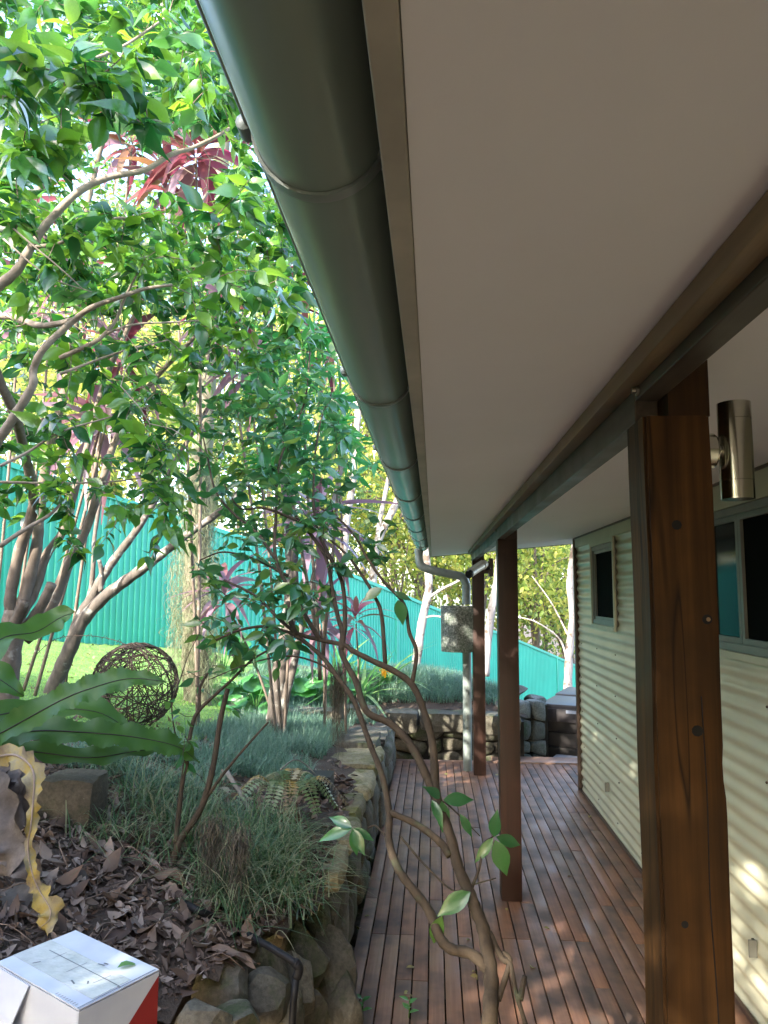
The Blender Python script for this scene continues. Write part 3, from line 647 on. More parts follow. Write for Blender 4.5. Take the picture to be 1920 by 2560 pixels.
# tumbled boulders holding the near end of the bed
nb = empty('boulder_edging', (-.7, 2.9, .1), 'tumbled sandstone boulders holding up the near end of the garden bed', 'stone edging')
for k, (qx, qy, Y, sx, sy, sz) in enumerate(((800, 2310, 3.30, .075, .12, .11), (820, 2440, 3.22, .10, .12, .22), (745, 2390, 3.12, .13, .13, .15), (735, 2470, 2.98, .10, .12, .20), (665, 2440, 2.88, .13, .13, .17), (660, 2530, 2.72, .12, .12, .14),
        (600, 2380, 2.95, .09, .1, .06), (560, 2490, 2.62, .11, .11, .10), (545, 2420, 2.74, .08, .1, .07), (590, 2560, 2.50, .11, .11, .10), (700, 2570, 2.76, .12, .1, .14), (770, 2545, 3.0, .085, .09, .13), (850, 2520, 3.15, .10, .09, .16), (500, 2570, 2.40, .10, .1, .09), (720, 2310, 3.28, .09, .1, .06), (640, 2330, 3.1, .10, .1, .05))):
    boulder(nb, at(qx, qy, Y), (sx, sy, sz), 300+k, MT['stone'], ang=k*1.3)
P = at(150, 2020, 3.05); bt = slabstone(None, -1.63, -1.395, 3.0, 3.2, .72, 1.015, 91, MT['block'], 'sandstone_block', .05)
tag(bt, 'square cut sandstone block standing in the bed behind the dead frond', 'stone block')
# ------------------------------------------------------------------ leaf and plant tools
def leaf_tpl(wd=.4, fold=.25, droop=.25, n=6, peak=.45, tipp=1.3, twist=0, wave=0, wf=3):
    V = []; ts = np.linspace(0, 1, n+1)
    for i, t in enumerate(ts):
        q = (t/peak)**.8 if t < peak else (1-t)/(1-peak)
        h = wd*.5*(math.sin(min(1, q)*math.pi/2)**(1 if t < peak else tipp)); h = max(h, .006)
        y = t*(1-.12*droop*t); z = -droop*t*t; a = twist*t
        wv = wave*math.sin(wf*2*math.pi*t)
        for sx in (-1, 0, 1):
            zz = fold*abs(sx)*h+wv*(abs(sx))*(1 if sx > 0 else -.8)
            V.append((sx*h*math.cos(a), y, z+zz+sx*h*math.sin(a)))
    Fc = []
    for i in range(n):
        for k in (0, 1): a = i*3+k; Fc.append((a, a+1, a+4, a+3))
    return np.array(V), Fc
def frames(D, U):
    D = unit(D); X = np.cross(D, U); bad = np.linalg.norm(X, axis=1) < 1e-3; X[bad] = np.array([1, 0, 0]); X = unit(X); Z = np.cross(X, D)
    return X, D, Z
def join_leaves(name, P, D, U, Sz, tpls, mat, parent, stuff=True):
    X, Y, Z = frames(np.asarray(D, float), np.asarray(U, float)); Vs, Fs, T = [], [], []; off = 0
    which = RNG.integers(0, len(tpls), len(P))
    for q, (tv, tf) in enumerate(tpls):
        ix = np.where(which == q)[0]
        if len(ix) == 0: continue
        B = np.stack([X[ix], Y[ix], Z[ix]], 1)                     # k,3(axis),3
        W_ = np.einsum('vi,kij->kvj', tv, B)*np.asarray(Sz)[ix][:, None, None]+np.asarray(P)[ix][:, None, :]
        m_ = len(tv); Vs.append(W_.reshape(-1, 3)); f = np.array(tf)
        Fs.append((f[None]+(np.arange(len(ix))*m_)[:, None, None]+off).reshape(-1, f.shape[1])); off += len(ix)*m_
        T.append(np.repeat(RNG.random(len(ix)), m_))
    if not Vs: return None
    me = mesh(name, np.vstack(Vs), np.vstack(Fs), mat, True, np.concatenate(T)); o = put(name, me, parent)
    if stuff: o['kind'] = 'stuff'
    return o
def make_tpl_meshes(name, tpls, mat): return [mesh(name, tv, tf, mat, True) for tv, tf in tpls]
def leaf_objs(name, P, D, U, Sz, meshes, parent):
    X, Y, Z = frames(np.asarray(D, float), np.asarray(U, float))
    for i in range(len(P)):
        o = bpy.data.objects.new(name, meshes[i % len(meshes)]); COL.objects.link(o); s = Sz[i]
        mt = Matrix([[X[i][a]*s, Y[i][a]*s, Z[i][a]*s, P[i][a]] for a in range(3)]+[[0, 0, 0, 1]])
        o.parent = parent
        if parent is not None and parent.parent is None: o.matrix_parent_inverse = Matrix.Translation(parent.location).inverted()
        o.matrix_basis = mt
def split_leaves(name, stuffname, P, D, U, Sz, tpls, mat, parent, cap=300):
    P, D, U, Sz = (np.asarray(a, float) for a in (P, D, U, Sz)); x, y, k = px_of_all(P)
    vis = (k > .2) & (x > -20) & (x < 1940) & (y > -20) & (y < 2580) & (x < np.where(y < 1400, 540+.379*np.maximum(y, 0), 9999))
    score = np.where(vis, Sz/np.maximum(k, .2), 0); od = np.argsort(-score); a, bq = od[:cap], od[cap:]
    leaf_objs(name, P[a], D[a], U[a], Sz[a], make_tpl_meshes(name, tpls, mat), parent)
    if len(bq): join_leaves(stuffname, P[bq], D[bq], U[bq], Sz[bq], tpls, mat, parent)
def px_of_all(P):
    d = P-O3; k = d@fw; kk = np.where(np.abs(k) < 1e-6, 1e-6, k)
    return 960+F*(d@rt)/kk, 1280-F*(d@up)/kk, k
def limb(pts, r0, r1, mb, nodes, sides=8, k=6, wob=.0):
    P = spline([at(*p) for p in pts], k)
    if wob: P[1:-1] += RNG.normal(0, wob, P[1:-1].shape)
    R = np.linspace(r0, r1, len(P)); R *= 1+.06*np.sin(np.arange(len(P))*1.7); mb.tube(P, R, sides)
    nodes.extend([tuple(p) for p in P[2:]])
def grow(nodes, tips, mb, r_t=.0016, kr=.0022, step=.13, sag=.05, maxd=9):
    nodes = [tuple(n) for n in nodes]; A = np.array(nodes); tips = np.asarray(tips, float)
    d0 = np.min(np.linalg.norm(tips[:, None]-A[None], axis=2), axis=1); out = []
    for i in np.argsort(d0):
        t = tips[i]; d = np.linalg.norm(A-t, axis=1); j = int(np.argmin(d+ .0)); L = d[j]
        if L < .03 or L > maxd: continue
        n = max(2, int(L/step)); a = A[j]; Q = [a]
        bow = RNG.normal(0, .10, 3)*L; bow[2] += sag*L
        for q in range(1, n+1):
            u = q/n; Q.append(a*(1-u)+t*u+bow*math.sin(math.pi*u)+RNG.normal(0, .012, 3)*(q < n))
        Q = np.array(Q); mb.tube(Q, np.linspace(r_t+kr*min(L, 1.2), r_t, len(Q)), 5 if L > .4 else 4, cap=False)
        A = np.vstack([A, Q[1:]]); out.append((t, unit(Q[-1]-Q[-2]), Q))
    return out
def spray(tw, per, size, back=.75, upb=.5, spread=1.0, jit=.35):
    P, D, U, Sz = [], [], [], []
    for t, d, Q in tw:
        n = max(2, int(RNG.normal(per, per*.25))); seg = np.linalg.norm(np.diff(Q, axis=0), axis=1).sum(); Lb = min(seg*back, .28)
        side = np.cross(d, (0, 0, 1.0)); side = unit(side) if np.linalg.norm(side) > .05 else np.array([1.0, 0, 0])
        for i in range(n):
            u = i/max(1, n-1); pos = t-d*Lb*u+RNG.normal(0, .006, 3); sg = 1 if i % 2 else -1
            dd = unit(d*(.55 if i else 1.2)+side*sg*spread*(0.9 if i else .2)+RNG.normal(0, jit, 3)+np.array([0, 0, -.18]))
            P.append(pos); D.append(dd); U.append(unit(np.array([0, 0, 1.0])*upb+RNG.normal(0, .45, 3))); Sz.append(size*RNG.uniform(.5, 1.3))
    return P, D, U, Sz
def gut_x(y): return 527+.379*y
# ------------------------------------------------------------------ camellia tree (left)
cam_base = at(25, 1760, 3.95); cam_base[2] = g1(cam_base[0], cam_base[1])-.05
ct = empty('camellia_tree', tuple(cam_base), 'multi stemmed glossy leaved tree arching over the bed from the left edge', 'tree')
mb = MB(); nodes = []
limb([(5, 1900, 3.95), (18, 1700, 3.95), (28, 1600, 3.95), (38, 1525, 3.95)], .066, .058, mb, [], 12)
for pts, r0, r1 in (([(30, 1545, 3.95), (26, 1489, 3.92), (49, 1374, 3.9), (75, 1301, 3.85), (84, 1230, 3.8), (60, 1130, 3.6), (38, 1037, 3.3), (-10, 930, 3.1), (-40, 800, 2.9)], .034, .02),
    ([(45, 1540, 3.95), (62, 1489, 3.95), (90, 1374, 3.95), (97, 1300, 4.0), (112, 1180, 4.0), (140, 1060, 4.0), (165, 960, 4.1), (190, 800, 4.2), (200, 620, 4.3), (240, 420, 4.4), (300, 200, 4.4)], .036, .014),
    ([(50, 1540, 3.95), (86, 1480, 4.0), (116, 1388, 4.05), (156, 1330, 4.1), (190, 1217, 4.2), (222, 1100, 4.3), (260, 960, 4.4), (330, 800, 4.5), (420, 640, 4.6), (520, 480, 4.7)], .030, .010),
    ([(60, 1600, 4.1), (116, 1541, 4.15), (174, 1402, 4.2), (208, 1339, 4.25), (252, 1217, 4.3), (285, 1110, 4.4), (360, 980, 4.5), (470, 860, 4.5), (600, 720, 4.5)], .038, .010),
    ([(55, 1580, 3.9), (100, 1520, 3.85), (129, 1460, 3.82)], .030, .026),
    ([(36, 1560, 3.85), (58, 1515, 3.8), (62, 1500, 3.8)], .03, .027)): limb(pts, r0, r1, mb, nodes, 9)
trunk = mb.obj('trunk', MT['bark'], ct, True)
mb = MB()
for pts, r0, r1 in (([(-40, 1150, 3.2), (0, 1095, 3.15), (38, 1037, 3.1), (81, 965, 3.05), (84, 922, 3.05), (112, 868, 3.0), (179, 806, 3.0), (231, 768, 2.95), (312, 739, 2.9), (362, 722, 2.9), (430, 712, 2.9)], .024, .006),
    ([(-60, 760, 3.0), (0, 712, 3.0), (43, 675, 3.0), (78, 618, 3.0), (121, 555, 3.0), (200, 477, 3.0), (278, 442, 3.05), (362, 425, 3.1), (430, 385, 3.15), (480, 370, 3.2), (560, 330, 3.3), (640, 270, 3.4)], .024, .006),
    ([(-40, 590, 3.2), (14, 544, 3.2), (70, 495, 3.2), (118, 455, 3.2), (170, 380, 3.2), (240, 250, 3.2), (310, 130, 3.2)], .020, .006),
    ([(-40, 195, 2.3), (20, 180, 2.3), (100, 176, 2.35), (180, 162, 2.4), (300, 120, 2.5), (420, 40, 2.6)], .011, .004),
    ([(-30, 792, 3.3), (30, 792, 3.3), (95, 813, 3.2), (150, 808, 3.1), (179, 800, 3.0)], .018, .012),
    ([(150, 895, 3.2), (231, 858, 3.2), (262, 835, 3.2), (290, 800, 3.2), (312, 745, 3.15), (340, 690, 3.1)], .012, .005),
    ([(262, 835, 3.2), (330, 812, 3.2), (420, 806, 3.3), (520, 800, 3.4)], .007, .003), ([(78, 618, 3.0), (140, 610, 3.0), (190, 590, 3.0), (290, 545, 3.1), (400, 560, 3.2)], .010, .004),
    ([(150, 935, 3.1), (300, 880, 3.2), (420, 850, 3.3)], .007, .003), ([(0, 1165, 3.0), (70, 1130, 3.05), (150, 1080, 3.1), (250, 1050, 3.2), (390, 1010, 3.3)], .007, .003),
    ([(0, 1365, 3.2), (60, 1325, 3.2), (120, 1290, 3.2), (150, 1262, 3.2)], .012, .006), ([(0, 1205, 3.4), (150, 1208, 3.5), (290, 1203, 3.6), (380, 1190, 3.7)], .007, .003),
    ([(20, 560, 2.6), (90, 620, 2.6), (150, 670, 2.65), (210, 725, 2.7)], .004, .002), ([(0, 590, 2.9), (120, 690, 2.9), (230, 730, 3.0)], .004, .002)):
    limb(pts, r0, r1, mb, nodes, 8)
mb.obj('limbs', MT['limb'], ct, True)
_L1 = np.array([(0, 712), (78, 618), (121, 555), (200, 477), (278, 442), (362, 425), (430, 385), (560, 330)], float); _L2 = np.array([(0, 1095), (38, 1037), (84, 940), (112, 868), (179, 806), (231, 768), (312, 739), (430, 712)], float)
def near_limb(x, y):                          # keep the two pale limbs in clear view
    return any(min(np.hypot(*(np.array([a, c])-(x, y))) for a, c in spline(L_, 3)) < 62 for L_ in (_L1, _L2))
tips = []
def region(n, x0, x1, y0, y1, d0, d1, test=None):
    k = 0
    while k < n:
        x, y, Y = random.uniform(x0, x1), random.uniform(y0, y1), random.uniform(d0, d1)
        if x > gut_x(y)-10 or (test and not test(x, y, Y)) or (Y < 3.25 and near_limb(x, y)): continue
        tips.append(at(x, y, Y)); k += 1
hole = lambda x, y, Y: not (205 < x < 560 and 325 < y < 520 and Y < 9)
region(190, -40, 560, -60, 250, 2.3, 4.6); region(105, -60, 640, 230, 540, 2.4, 4.4, hole); region(60, -20, 380, 500, 900, 3.0, 4.6); region(60, 320, 640, -40, 340, 2.8, 4.6, hole); region(230, -40, 760, 470, 760, 2.6, 4.6, hole)
region(70, -20, 500, 720, 1130, 2.8, 4.2); region(24, 130, 500, 1130, 1400, 3.1, 3.9); region(34, -10, 460, 1060, 1300, 3.3, 4.4); region(80, 400, 760, 640, 920, 3.6, 4.8); region(40, -20, 380, 120, 430, 1.75, 2.2, hole); region(120, -250, 560, -700, -60, 2.6, 5.0); region(60, -500, -40, -100, 900, 3.0, 5.5)
mb = MB(); tw = grow(nodes, tips, mb); mb.obj('twigs', MT['twig'], ct, True)['kind'] = 'stuff'
CT = [leaf_tpl(.46, .20, .30, 6, .4, 1.7), leaf_tpl(.42, .3, .5, 6, .4, 1.7, twist=.6, wave=.02, wf=1), leaf_tpl(.50, .25, .15, 6, .42, 1.6, twist=-.5), leaf_tpl(.44, .28, .8, 6, .4, 1.7, wave=.025, wf=1.3)]
P, D, U, Sz = spray(tw, 9, .104); split_leaves('leaf', 'leaves', P, D, U, Sz, CT, MT['camellia'], ct)
tips = []; region(90, -20, 480, 560, 1150, 2.9, 4.0); region(45, 150, 560, 330, 560, 3.0, 4.2)
mb = MB(); grow(nodes, tips, mb, r_t=.0018, kr=.0035, sag=-.03); mb.obj('bare_twigs', MT['limb'], ct, True)['kind'] = 'stuff'
# leaning lichened tree behind it
mb = MB(); nodes = []; ltb = at(120, 1745, 5.4)
lt = empty('leaning_tree', (ltb[0], ltb[1], g1(ltb[0], ltb[1])), 'leaning lichen covered tree forking in front of the teal fence', 'tree')
for pts, r0, r1 in (([(105, 1790, 5.4), (145, 1692, 5.4), (178, 1615, 5.4), (205, 1555, 5.4), (255, 1498, 5.4), (310, 1455, 5.4), (362, 1418, 5.4), (405, 1385, 5.4), (470, 1335, 5.4), (560, 1270, 5.4), (640, 1180, 5.5)], .062, .020),
    ([(165, 1640, 5.45), (200, 1545, 5.45), (232, 1490, 5.45), (258, 1440, 5.45), (292, 1390, 5.5), (345, 1320, 5.5), (400, 1230, 5.6), (440, 1150, 5.6), (520, 1020, 5.6)], .046, .016),
    ([(215, 1520, 5.5), (228, 1470, 5.5), (234, 1400, 5.5), (238, 1330, 5.6), (262, 1200, 5.7), (300, 1080, 5.8)], .022, .012),
    ([(252, 1480, 5.42), (253, 1430, 5.42), (248, 1400, 5.42)], .018, .015)): limb(pts, r0, r1, mb, nodes, 10)
mb.obj('trunk', MT['lichen'], lt, True)
tips = [at(random.uniform(380, 700), random.uniform(880, 1240), random.uniform(5.2, 6.2)) for _ in range(50)]+[at(random.uniform(-100, 620), random.uniform(250, 900), random.uniform(5.3, 6.8)) for _ in range(110)]
mb = MB(); tw = grow(nodes, tips, mb); mb.obj('twigs', MT['twig'], lt, True)['kind'] = 'stuff'
P, D, U, Sz = spray(tw, 8, .085); split_leaves('leaf', 'leaves', P, D, U, Sz, CT, MT['camellia'], lt, 150)
# ------------------------------------------------------------------ citrus-like shrub in front of the deck
mb = MB(); nodes = []
sb = empty('deck_shrub', (.2, 2.42, -.2), 'slender twisting shrub with broad green leaves growing up past the deck', 'shrub')
def Ys(y): return 2.30+max(0, (2560-y))*.00072
def L2(pts): return [(x, y, Ys(y)) for x, y in pts]
for pts, r0, r1 in (([(1228, 3000), (1226, 2720), (1224, 2560), (1229, 2470), (1222, 2400), (1209, 2325), (1190, 2275), (1174, 2233), (1146, 2169), (1125, 2088), (1099, 2019), (1070, 1949), (1030, 1868), (978, 1810), (917, 1779), (891, 1706), (871, 1669), (853, 1627), (856, 1581), (844, 1539), (830, 1470), (817, 1400), (786, 1350), (740, 1290)], .0255, .006),
    ([(1227, 2430), (1180, 2386), (1128, 2372), (1099, 2343), (1070, 2273), (1012, 2198), (989, 2158), (972, 2100), (972, 2030), (955, 1938), (926, 1863), (885, 1753), (845, 1695), (802, 1639), (741, 1590), (711, 1578), (663, 1566), (600, 1575), (540, 1600)], .018, .005),
    ([(1099, 2019), (1088, 1961), (1082, 1863), (1059, 1776), (1030, 1712), (984, 1677), (933, 1653), (880, 1626), (862, 1613), (802, 1600), (741, 1582), (690, 1540), (640, 1490), (560, 1450)], .017, .005),
    ([(963, 1659), (954, 1539), (936, 1490), (900, 1431), (860, 1380), (800, 1330), (740, 1300)], .009, .004),
    ([(1030, 1712), (1041, 1630), (1023, 1580), (1010, 1510), (961, 1456), (918, 1395), (890, 1345), (850, 1300), (800, 1270)], .009, .004),
    ([(741, 1590), (722, 1540), (719, 1505)], .011, .010), ([(853, 1627), (862, 1560), (858, 1470), (835, 1411), (800, 1365), (760, 1310)], .011, .005),
    ([(972, 2030), (1040, 2060), (1100, 2105), (1125, 2140)], .011, .015), ([(845, 1695), (800, 1660), (720, 1640), (620, 1660), (520, 1700)], .005, .002),
    ([(800, 1600), (740, 1500), (690, 1400), (690, 1290), (700, 1150), (760, 1010), (775, 880)], .010, .004), ([(690, 1400), (640, 1330), (590, 1290), (540, 1230), (520, 1150), (505, 1080)], .008, .003),
    ([(835, 1411), (790, 1310), (785, 1180), (800, 1060), (830, 980)], .008, .003), ([(741, 1300), (660, 1270), (600, 1270), (560, 1210)], .007, .003), ([(720, 1440), (640, 1400), (560, 1380), (500, 1400)], .006, .003),
    ([(1000, 2090), (1060, 2160), (1130, 2225), (1170, 2215), (1240, 2195)], .004, .002), ([(1174, 2233), (1198, 2170), (1210, 2110), (1235, 2090)], .006, .002), ([(1099, 2019), (1110, 2005), (1150, 2040), (1200, 2090)], .004, .002),
    ([(1245, 2500), (1265, 2440), (1275, 2400), (1258, 2380)], .010, .007), ([(1222, 2330), (1255, 2395), (1275, 2410), (1290, 2480), (1320, 2580)], .010, .007), ([(1300, 2500), (1312, 2440)], .010, .008), ([(972, 2100), (940, 2065), (918, 2070)], .004, .002)): limb(L2(pts), r0, r1, mb, nodes, 8)
mb.obj('stems', MT['citbark'], sb, True)
tips = []
def reg2(n, cx, cy, rx, ry, d0, d1):
    k = 0
    while k < n:
        a = random.uniform(0, 6.3); q = math.sqrt(random.random()); x, y = cx+rx*q*math.cos(a), cy+ry*q*math.sin(a)
        if x > gut_x(y)-25: continue
        tips.append(at(x, y, Ys(y)+random.uniform(d0, d1))); k += 1
reg2(150, 690, 1130, 200, 230, -.35, .55); reg2(60, 760, 990, 150, 170, -.3, .7); reg2(40, 690, 1400, 190, 130, -.3, .4); reg2(26, 640, 1560, 180, 120, -.2, .3); reg2(12, 900, 1330, 90, 120, -.1, .3)
mb = MB(); tw = grow(nodes, tips, mb, r_t=.0013, kr=.0016); mb.obj('twigs', MT['citbark'], sb, True)['kind'] = 'stuff'
CI = [leaf_tpl(.44, .3, .2), leaf_tpl(.40, .4, .3, twist=.4), leaf_tpl(.34, .3, .25, twist=-.3), leaf_tpl(.50, .2, .15)]
P, D, U, Sz = spray(tw, 7, .076)
# the few big leaves that hang in front of the deck (tip pixel, base pixel)
for bx_, by_, tx, ty in ((1108, 2000, 1187, 1997), (1104, 2003, 1112, 2085), (1150, 2035, 1185, 2095), (1100, 1995, 1070, 1965), (1235, 2092, 1240, 2030), (1240, 2092, 1312, 2115), (1232, 2095, 1186, 2160), (1238, 2100, 1270, 2195), (1176, 2230, 1090, 2290), (1105, 2290, 1075, 2375),
        (880, 2070, 790, 2098), (880, 2070, 820, 2035), (882, 2072, 892, 2145), (884, 2070, 938, 2102), (884, 2072, 910, 2140), (1080, 2000, 1110, 2065), (995, 1500, 1010, 1560), (955, 1470, 905, 1500), (985, 1480, 1030, 1500)):
    a, q = at(bx_, by_, Ys(by_)-.03), at(tx, ty, Ys(by_)-.05+random.uniform(-.04, .04)); P.append(a); D.append(q-a); U.append(unit(np.array([.05, -.9, .45])+RNG.normal(0, .13, 3))); Sz.append(np.linalg.norm(q-a))
split_leaves('leaf', 'leaves', P, D, U, Sz, CI, MT['citrus'], sb)
# bare pruned sapling in the bed
mb = MB(); nodes = []; q = ghit(428, 2175)
ss = empty('pruned_sapling', tuple(q), 'thin grey pruned sapling with cut tops standing in the garden bed', 'shrub'); y0 = q[1]
for pts, r0, r1 in (([(420, 2200), (440, 2130), (457, 2090), (503, 2019), (532, 1920), (550, 1805), (566, 1735), (570, 1722)], .016, .010), ([(440, 2110), (446, 2040), (457, 1949), (480, 1816), (498, 1776), (540, 1735), (579, 1700), (630, 1650), (690, 1615)], .012, .004),
    ([(480, 2050), (540, 1960), (584, 1903), (630, 1850), (671, 1805)], .007, .004), ([(457, 1949), (470, 1900), (440, 1840), (430, 1760), (450, 1700), (470, 1640), (500, 1580)], .004, .002), ([(498, 1776), (500, 1720), (515, 1690), (530, 1670)], .008, .004)):
    limb([(x, y, y0+(2170-y)*.0002) for x, y in pts], r0, r1, mb, nodes, 8)
mb.obj('stems', MT['citbark'], ss, True)
tips = [at(random.uniform(430, 620), random.uniform(1560, 1990), y0+random.uniform(-.15, .3)) for _ in range(17)]
mb = MB(); tw = grow(nodes, tips, mb, r_t=.0012, kr=.0012); mb.obj('twigs', MT['citbark'], ss, True)['kind'] = 'stuff'
P, D, U, Sz = spray(tw, 3, .062); split_leaves('leaf', 'leaves', P, D, U, Sz, CI, MT['citrus'], ss)
# lance leaved shrub behind
mb = MB(); nodes = []; q = at(800, 1640, 5.0)
ls = empty('lance_leaf_shrub', (q[0], q[1], g1(q[0], q[1])), 'bright green shrub with narrow pointed leaves close under the gutter', 'shrub')
for pts in ([(800, 1700, 5), (790, 1500, 4.9), (770, 1250, 4.7), (760, 1000, 4.5), (770, 850, 4.4)], [(805, 1650, 5), (830, 1400, 4.8), (850, 1150, 4.6), (850, 950, 4.5), (820, 800, 4.4)], [(795, 1600, 5), (740, 1300, 4.8), (700, 1050, 4.6), (680, 900, 4.5)]): limb(pts, .014, .005, mb, nodes, 7)
mb.obj('stems', MT['bark'], ls, True); tips = []
while len(tips) < 62:
    x, y = random.uniform(640, 950), random.uniform(790, 1200)
    if x < gut_x(y)-18: tips.append(at(x, y, random.uniform(4.0, 5.0)))
mb = MB(); tw = grow(nodes, tips, mb); mb.obj('twigs', MT['bark'], ls, True)['kind'] = 'stuff'
LA = [leaf_tpl(.22, .35, .25, 6, .4), leaf_tpl(.26, .3, .45, 6, .4, twist=.4), leaf_tpl(.20, .4, .1, 6, .4)]
P, D, U, Sz = spray(tw, 11, .135, spread=.8); split_leaves('leaf', 'leaves', P, D, U, Sz, LA, MT['lance'], ls, 250)
# ------------------------------------------------------------------ cordylines
BASE = {490: 500, 330: 165, 420: 505, 300: 90, 250: 60, 560: 700, 620: 712, 745: 715, 830: 868, 790: 815, 130: 25, 60: -20, 200: 30, 800: 815}
CO = [leaf_tpl(.20, .4, .65, 9, .42, 1.0), leaf_tpl(.22, .35, .95, 9, .45, 1.0, twist=.3), leaf_tpl(.17, .4, .4, 9, .4, 1.0), leaf_tpl(.16, .45, 1.15, 9, .45, 1.0, twist=-.4)]
def cordyline(px, py, Y, size, n, mat, label):
    h = at(px, py, Y); bx, by = at(BASE.get(px, px), 1600, Y+.25)[0], Y+.25; gz = g1(bx, by)
    t = empty('cordyline', (bx, by, gz), label, 'cordyline', 'red leaved cordylines among the trees')
    mb = MB(); P = spline([(bx, by, gz-.05), ((bx+h[0])/2+.03, (by+h[1])/2, (gz+h[2])/2), tuple(h)], 8); mb.tube(P, np.linspace(.013, .009, len(P)), 6)
    mb.obj('cane', MT['bark'], t, True); Pp, D, U, Sz = [], [], [], []
    for i in range(n):
        a = i*2.4+random.uniform(-.3, .3); u = i/n; el = math.radians(75-95*u+random.uniform(-12, 12))
        d = np.array([math.cos(a)*math.cos(el), math.sin(a)*math.cos(el), math.sin(el)])
        Pp.append(h+np.array([0, 0, .10-.16*u])+d*.02); D.append(d); U.append(np.array([0, 0, 1.0])+RNG.normal(0, .15, 3)); Sz.append(size*random.uniform(.75, 1.1))
    leaf_objs('leaf', Pp, D, U, Sz, make_tpl_meshes('leaf', CO, MT[mat]), t)
for a in ((490, 395, 5.0, .50, 34, 'cordy', 'crimson cordyline head seen through the gap above the thick pale branch'), (330, 365, 5.3, .45, 26, 'cordy', 'dark red cordyline crown behind the left part of the pale branch'),
    (420, 470, 5.4, .42, 24, 'cordy', 'maroon cordyline just below the thick pale branch'), (300, 905, 4.9, .45, 26, 'cordy', 'deep red cordyline hanging among the bare twigs'), (250, 1070, 5.0, .5, 24, 'cordyg', 'bronze cordyline with drooping grey purple leaves above the fence'),
    (560, 800, 5.4, .45, 26, 'cordy', 'orange red cordyline left of the lance leaved shrub'), (620, 930, 5.5, .45, 24, 'cordyg', 'pale mauve cordyline right of the twigs'), (745, 680, 5.7, .42, 22, 'cordy', 'pink cordyline tip high beside the gutter'),
    (830, 860, 6.2, .45, 24, 'cordy', 'red cordyline nearest the gutter half way down'), (790, 1330, 6.3, .60, 26, 'cordyg', 'purple cordyline fan behind the middle of the deck shrub'), (560, 1500, 6.4, .42, 22, 'cordyg', 'low mauve cordyline beside the moss draped trunk'),
    (890, 1560, 7.6, .40, 18, 'cordy', 'small thin purple cordyline beside the striped strap leaves'), (800, 1560, 6.8, .5, 22, 'cordyg', 'low purple cordyline behind the fork of the deck shrub'), (130, 780, 5.3, .5, 22, 'cordyg', 'bronze cordyline at far left behind the limbs'),
    (60, 560, 5.5, .45, 22, 'cordy', 'dark cordyline behind the uppermost left limb'), (200, 690, 5.2, .42, 20, 'cordy', 'brownish red cordyline under the thick pale branch at left')): cordyline(*a)
# ------------------------------------------------------------------ bird's nest fern
fb = at(-130, 1935, 2.75); fb[2] = g1(fb[0], fb[1])+.12
fern = empty('nest_fern', tuple(fb), 'large nest fern with broad wavy green fronds reaching in from the left', 'fern')
def ribbon(name, pts, wpx, mat, parent, nrm, seg=30, wave=.012, wf=5, ragged=0, ribmat=None, curl=.25, wprof=None):
    C = spline(pts, max(3, seg//(len(pts)-1))); n = len(C); T = unit(np.gradient(C, axis=0)); V = []
    nn = unit(np.asarray(nrm, float)); ph = random.uniform(0, 6)
    for i in range(n):
        t = i/(n-1); sd = unit(np.cross(T[i], nn)); N_ = np.cross(sd, T[i])
        ww = wpx*(wprof(t) if wprof else (min(1, .28+t*2.2)*(1 if t < .72 else max(.03, 1-((t-.72)/.28)**1.7))))
        for k, s in enumerate((-1, -.55, 0, .55, 1)):
            z = wave*(abs(s)**1.5)*math.sin(wf*6.28*t+ph+(1.9 if s > 0 else 0)); e = 1+(random.uniform(-ragged, ragged) if abs(s) == 1 else 0)
            V.append(C[i]+sd*s*ww*e+N_*(z+curl*ww*abs(s)**1.4+((.0012 if i % 2 else -.0012) if ribmat and s else 0)))
    Fc = [(i*5+k, i*5+k+1, i*5+k+6, i*5+k+5) for i in range(n-1) for k in range(4)]
    me = mesh(name, np.array(V), Fc, mat, True); o = put(name, me, parent)
    if ribmat: MB().tube(C+nn*.0015, np.linspace(.0042, .001, n), 5).obj('midrib', ribmat, o, True)
    return o
toC = np.array([.15, -.75, .65])
MT['rib'] = paint('fern_midrib', (.02, .012, .008), .6, .2, 20)
FA = [at(*p) for p in ((-200, 1900, 2.7), (-80, 1868, 2.72), (0, 1834, 2.75), (145, 1755, 2.8), (225, 1722, 2.83), (324, 1697, 2.87), (430, 1706, 2.9))]
FB = [at(*p) for p in ((-200, 1905, 2.8), (-40, 1850, 2.85), (87, 1828, 2.9), (231, 1833, 2.95), (347, 1845, 3.0), (445, 1868, 3.05), (498, 1908, 3.08))]
ribbon('frond', FA, .058, MT['fern'], fern, toC, 150, .011, 8, .13, MT['rib'], .14)
ribbon('frond', FB, .062, MT['fern'], fern, (.1, -.62, .78), 150, .011, 8, .13, MT['rib'], .10)
for pts, wd, nm in (([(-200, 1890, 2.95), (-40, 1800, 3.1), (100, 1775, 3.2), (240, 1780, 3.25), (330, 1830, 3.3)], .07, (.1, -.5, .85)), ([(-200, 1920, 2.7), (-60, 1875, 2.85), (80, 1880, 2.95), (220, 1895, 3.0), (330, 1880, 3.05), (420, 1868, 3.1)], .05, (.1, -.5, .85)),
    ([(-150, 1900, 2.8), (-60, 1700, 3.0), (0, 1600, 3.2), (90, 1580, 3.4), (150, 1545, 3.5), (190, 1530, 3.5)], .075, toC), ([(-200, 1900, 2.8), (-120, 1740, 2.7), (-30, 1690, 2.7), (60, 1740, 2.75)], .06, toC)): ribbon('frond', [at(*p) for p in pts], wd, MT['fern'], fern, nm, 30, .012, 5, .05, MT['rib'])
